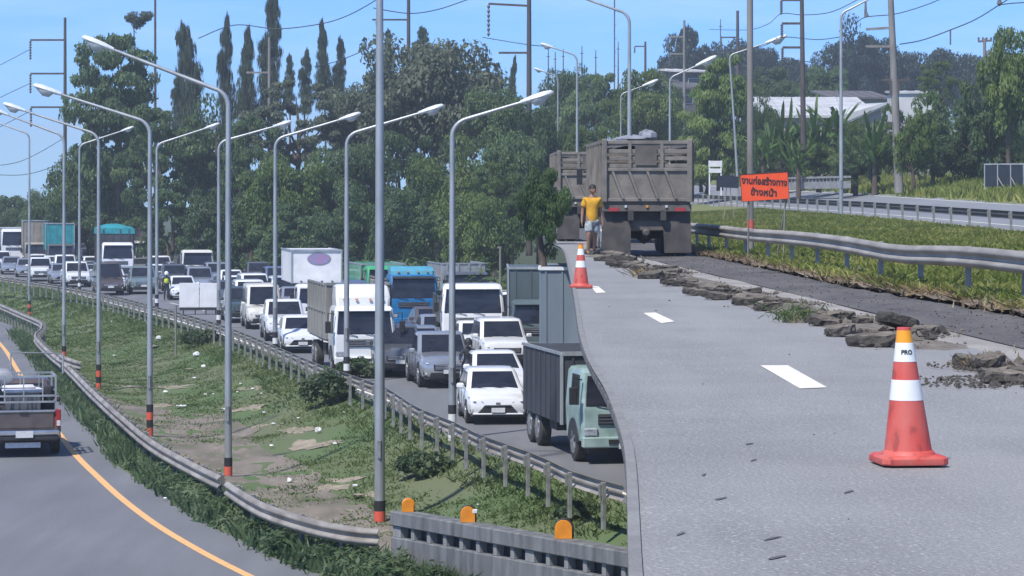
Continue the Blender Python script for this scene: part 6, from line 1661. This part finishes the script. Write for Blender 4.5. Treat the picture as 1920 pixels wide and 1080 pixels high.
# ================================================================ broken asphalt slabs along the cut
def slab_mesh(seed, L, W_, T):
    g = random.Random(seed); n = g.choice((6, 7, 7, 8)); b = MB(); ang = sorted(g.uniform(-.32, .32) + 2*math.pi*i/n for i in range(n))
    cor = [(math.cos(a)*L/2*g.uniform(.8, 1.12), math.sin(a)*W_/2*g.uniform(.75, 1.15)) for a in ang]
    out = []
    for i in range(n):                            # broken edges: two chips on every side
        p, q = Vector(cor[i]), Vector(cor[(i+1) % n]); nr = Vector((q.y-p.y, p.x-q.x)).normalized()
        out.append(p)
        for u in (.33, .67): out.append(p.lerp(q, u + g.uniform(-.1, .1)) + nr * g.uniform(-.035, .03) * (q-p).length)
    m_ = len(out)
    def rg(k, z, jz): return [(v.x*k + g.uniform(-.012, .012), v.y*k + g.uniform(-.012, .012), z + g.uniform(-jz, jz)) for v in out]
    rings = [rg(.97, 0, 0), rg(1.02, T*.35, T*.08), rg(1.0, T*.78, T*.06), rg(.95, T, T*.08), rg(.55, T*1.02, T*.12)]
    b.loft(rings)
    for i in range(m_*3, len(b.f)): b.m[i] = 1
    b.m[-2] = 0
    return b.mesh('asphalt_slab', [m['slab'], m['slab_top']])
SL0 = [(1118,478,40),(1150,484,44),(1135,490,38),(1172,492,46),(1162,502,50),(1190,503,42),(1208,512,46),(1222,523,48),(1262,515,38),(1245,510,40),(1262,537,44),(1290,535,40),(1305,555,46),(1330,548,44),(1345,563,52),(1372,557,40),(1395,573,46),(1420,568,40),(1440,583,52),(1468,575,44),(1502,590,40),(1480,577,36),(1545,612,62),(1580,602,52),(1575,632,58),(1620,612,40),(1655,652,110),(1690,625,100),(1735,632,60),(1700,640,44),(1815,690,54),(1845,696,50),(1890,722,90),(1860,700,60),(1925,715,60),(1530,598,36),(1410,555,34),(1350,545,30)]
SL = list(SL0); _g = random.Random(8)
for (x0, y0, w0), (x1, y1, w1) in zip(SL0[:24], SL0[1:25]):
    if abs(x0 - x1) > 12: _g.random() < .55 and SL.append(((x0+x1)/2 + _g.uniform(-6, 10), (y0+y1)/2 - _g.uniform(0, 5), (w0+w1)*.42))
slab_lab = {26: 'broad dark asphalt slab lying in front of the stack, left of the foreground cone', 27: 'longest black asphalt slab lying tilted right behind the foreground cone', 32: 'thick black asphalt slab at the right edge of the view', 22: 'dark pointed asphalt slab beside the clump of pulled up grass', 24: 'small flat asphalt slab alone on the road left of the broad slab', 14: 'flat asphalt slab with a clean dark front in the middle of the row', 18: 'black asphalt slab just left of the pulled up grass', 12: 'flat asphalt slab protruding farthest onto the lane in mid row', 0: 'pale dusty asphalt slab at the far end of the row below the walking person', 30: 'broken asphalt slab with dry stalks right of the foreground cone'}
g_ = random.Random(21)
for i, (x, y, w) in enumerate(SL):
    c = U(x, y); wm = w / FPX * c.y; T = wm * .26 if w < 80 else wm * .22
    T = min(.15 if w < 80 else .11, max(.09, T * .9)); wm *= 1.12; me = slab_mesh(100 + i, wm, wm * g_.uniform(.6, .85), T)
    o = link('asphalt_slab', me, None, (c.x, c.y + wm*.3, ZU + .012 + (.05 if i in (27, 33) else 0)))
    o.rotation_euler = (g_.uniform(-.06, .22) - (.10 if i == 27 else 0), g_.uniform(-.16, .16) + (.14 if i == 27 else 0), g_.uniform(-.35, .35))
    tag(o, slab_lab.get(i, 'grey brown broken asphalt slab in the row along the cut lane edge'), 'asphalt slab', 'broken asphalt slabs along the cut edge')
# crumbs and soil round them
def crumbs(name, cs, n, rmax, size, mat, seed, sq=.6):
    g = random.Random(seed); b = MB()
    for (cx_, cy_, r_) in cs:
        for _ in range(n):
            a = g.uniform(0, 6.28); q = r_ * math.sqrt(g.random()); s = size * g.uniform(.4, 1.6)
            x, y = cx_ + math.cos(a)*q, cy_ + math.sin(a)*q*1.6
            pts = [Vector((g.uniform(-1,1), g.uniform(-1,1), g.uniform(-.2,1))).normalized()*s*g.uniform(.6,1) for _ in range(6)]
            b.add([p + Vector((x, y, ZU + .012 + s*.3)) for p in ((s,0,0),(-s*.6,s*.8,0),(-s*.5,-s*.8,.0),(0,0,s*g.uniform(.5,1.0)),(0,0,-s*.3)) for p in [Vector(p) + Vector((g.uniform(-.3,.3)*s, g.uniform(-.3,.3)*s, 0))]], [(0,1,3),(1,2,3),(2,0,3),(1,0,4),(2,1,4),(0,2,4)])
    return tag(b.build(name, m[mat]), kind='stuff')
cs = []
for i, (x, y, w) in enumerate(SL):
    c = U(x, y); cs.append((c.x + .1, c.y + .25, max(.25, w/FPX*c.y*.7)))
crumbs('asphalt_crumbs', cs, 26, .5, .022, 'slab', 3)
crumbs('asphalt_chunks', cs, 4, .5, .05, 'slab', 13)
crumbs('asphalt_chunks', [(a_+.1, b_+.3, c_) for a_, b_, c_ in cs], 6, .5, .045, 'slab_top', 14)
crumbs('asphalt_crumbs', [(cx_ + .3, cy_ + .5, r_*1.3) for cx_, cy_, r_ in cs], 18, .5, .02, 'slab_top', 4)
c1 = [U(1840, 690), U(1790, 720), U(1860, 720)]
crumbs('soil_crumbs', [(q.x, q.y, .45) for q in c1], 160, .5, .016, 'slab', 5)
crumbs('milled_rubble', [(lx(T1, y)*.55 + lx(T2, y)*.45, y, 1.0) for y in frange(26, 66, 40)], 16, 1, .012, 'slab', 6)
row = sorted((U(x, y) for x, y, w in SL), key=lambda p: p.y); rowt = [(p.y, p.x) for p in row if p.y < 71]
b = MB(); ys_q = frange(20.5, 70, 260); k = 9; vs = []
rowx = lambda y: sum(lx(T1, y + q) - .45 for q in (-1, 0, 1)) / 3 - .42
for y in ys_q:                                    # ridge of crumbled asphalt and earth under the slabs
    c_ = rowx(y); wd = .34 + .22 * n3(3, y, .8) + .12 * n3(5, y, 2.6); wr_ = .46 + .14 * n3(8, y, .9)
    gap = max(0, min(1, .75 + 1.3 * n3(1, y, .33)))
    for j in range(k):
        u = -1 + 2*j/(k-1); x = c_ + (u * wd if u < 0 else u * wr_)
        vs.append((x, y, ZU + .004 + gap * (1 - u*u) * (.05 + .045 * n3(x * 3, y, 1.9) + .02 * n3(x, y, 7)) - .03 * (1 - gap)))
b.add(vs, [(i*k+j, i*k+j+1, (i+1)*k+j+1, (i+1)*k+j) for i in range(len(ys_q)-1) for j in range(k-1)])
tag(b.build('loose_soil', m['rubble_soil'], smooth=30), kind='stuff')
for lab, x, y, n, hh, sp, seed in (('uprooted tuft of grey green grass lying among the slabs', 1492, 605, 220, .12, .13, 61), ('small dry grass tuft in the middle of the slab row', 1200, 520, 90, .14, .12, 62), ('dry stalks poking out of the broken slab at the right edge', 1848, 694, 50, .10, .12, 63)):
    c = U(x, y); g = random.Random(seed); t = thing('grass_clump', lab, 'grass clump', c, 0, 'uprooted grass among the slabs')
    blades('blades', [(g.gauss(0, sp), g.gauss(0, sp*1.2), .04 + abs(g.gauss(0, .06))) for _ in range(n)], hh*.4, hh, .016, L_grass_low if seed == 61 else L_dry, seed, 1.0, parent=t)
    b = MB(); b.lathe([(sp*1.2, 0), (sp*.9, .05), (sp*.4, .09), (.01, .1)], 12); b.build('root_ball', m['slab_top'], t, smooth=60)
for i, (x, y) in enumerate(((1142,577),(1255,566),(1358,577),(1365,577),(1480,668),(1592,758),(1526,820),(1565,817),(1591,980),(1318,724),(1715,662),(1790,725),(1772,733),(1905,741),(1280,548),(1230,585))):
    c = U(x, y); b = MB(); s = 2.6 / FPX * c.y * g_.uniform(.5, 1.0)
    b.loft([[(math.cos(a)*s*k_, math.sin(a)*s*k_*1.3, z*s) for a in [2*math.pi*q/7 + i for q in range(7)]] for k_, z in ((.7,0),(1,.3),(.6,.8))]); o = b.build('stone_chip', m['slab'], smooth=20); o.location = (c.x, c.y, ZU + .014)
    tag(o, 'tiny dark stone chip lying loose on the asphalt', 'stone chip', 'stone chips on the asphalt')

# ================================================================ litter on the slope
LI = [(597,821,18,'bag'),(543,904,15,'bag'),(512,798,12,'scrap'),(509,843,12,'scrap'),(644,774,8,'scrap'),(297,640,14,'bag'),(286,655,26,'sheet'),(382,692,12,'bag'),(368,672,16,'bag'),(364,713,10,'scrap'),(445,741,7,'scrap'),(400,741,7,'scrap'),(310,738,14,'scrap'),(340,768,24,'sheet'),(355,700,18,'sheet'),(628,845,12,'scrap'),(666,917,14,'scrap'),(672,935,26,'sheet'),(473,736,9,'scrap'),(490,740,8,'scrap'),(451,722,8,'scrap'),(427,690,5,'scrap'),(208,575,6,'scrap'),(210,610,6,'scrap'),(214,668,8,'scrap'),(310,938,10,'scrap'),(1108,938,15,'scrap'),(897,949,9,'scrap'),(385,742,9,'scrap'),(420,772,14,'sheet'),(560,787,9,'scrap'),(495,775,9,'scrap')]
lab_l = {0: 'largest round white plastic bag on the slope, right of the sandy wash', 1: 'round white bag lying lower between the largest lamp post and the thick pole', 5: 'white bag on the pale heap behind the red banded lamp post', 6: 'broad cream sheet of litter beside the red banded lamp post', 7: 'white bag in the row of litter right of the red banded post', 8: 'pale crumpled bag above the row of litter', 17: 'cream sheet of litter close to the foot of the thick pole', 26: 'white scrap in the grass below the tall grey lorry, near the deck', 25: 'white scrap on the shoulder weeds below the rail', 13: 'long white sheet lying on the bare ground right of the red banded post'}
for i, (x, y, w, kd) in enumerate(LI):
    z = -.5
    for _ in range(6):
        c = G(x, y, z); z = valley_h(c.x, c.y) if lx(LR, c.y) < c.x < lx(RR, c.y) else 0.02
    s = w / FPX * c.y / 2 * .75
    if kd == 'sheet':
        b = MB(); n = 6; vs = [(u*s, v*s*1.2, .05 + .06*noise.noise(Vector((u*2+i, v*2, 0)))) for u in frange(-1, 1, n) for v in frange(-1, 1, n)]
        b.add(vs, [(q*n+r_, q*n+r_+1, (q+1)*n+r_+1, (q+1)*n+r_) for q in range(n-1) for r_ in range(n-1)]); b.add([(q[0], q[1], q[2]-.012) for q in vs], [(q*n+r_, (q+1)*n+r_, (q+1)*n+r_+1, q*n+r_+1) for q in range(n-1) for r_ in range(n-1)]); o = b.build('litter_sheet', m['sand'] if i in (6, 17, 14) else m['litter'], smooth=60); o.location = (c.x, c.y, z + .05)
        tag(o, lab_l.get(i, 'flat pale sheet of litter in the grass'), 'litter', 'litter in the grass valley')
    else:
        o = crumple('plastic_bag' if kd == 'bag' else 'litter_scrap', lab_l.get(i, 'small white scrap of litter in the grass valley'), 'litter', Vector((c.x, c.y, z + .03)), (s, s*.9, s*(1.5 if kd == 'bag' else .8)), 'litter', i * 1.7); o['group'] = 'litter in the grass valley'

# ================================================================ air
hz = bpy.data.materials.new('haze'); hz.use_nodes = True
nt = hz.node_tree; nt.nodes.clear(); ho = nt.nodes.new('ShaderNodeOutputMaterial'); hv_ = nt.nodes.new('ShaderNodeVolumePrincipled')
hv_.inputs['Color'].default_value = (.86, .93, .96, 1); hv_.inputs['Density'].default_value = .00055; hv_.inputs['Anisotropy'].default_value = .2
nt.links.new(hv_.outputs[0], ho.inputs['Volume'])
b = MB(); b.box((0, 960, 28), (3200, 2100, 62)); tag(b.build('haze', hz), kind='stuff')
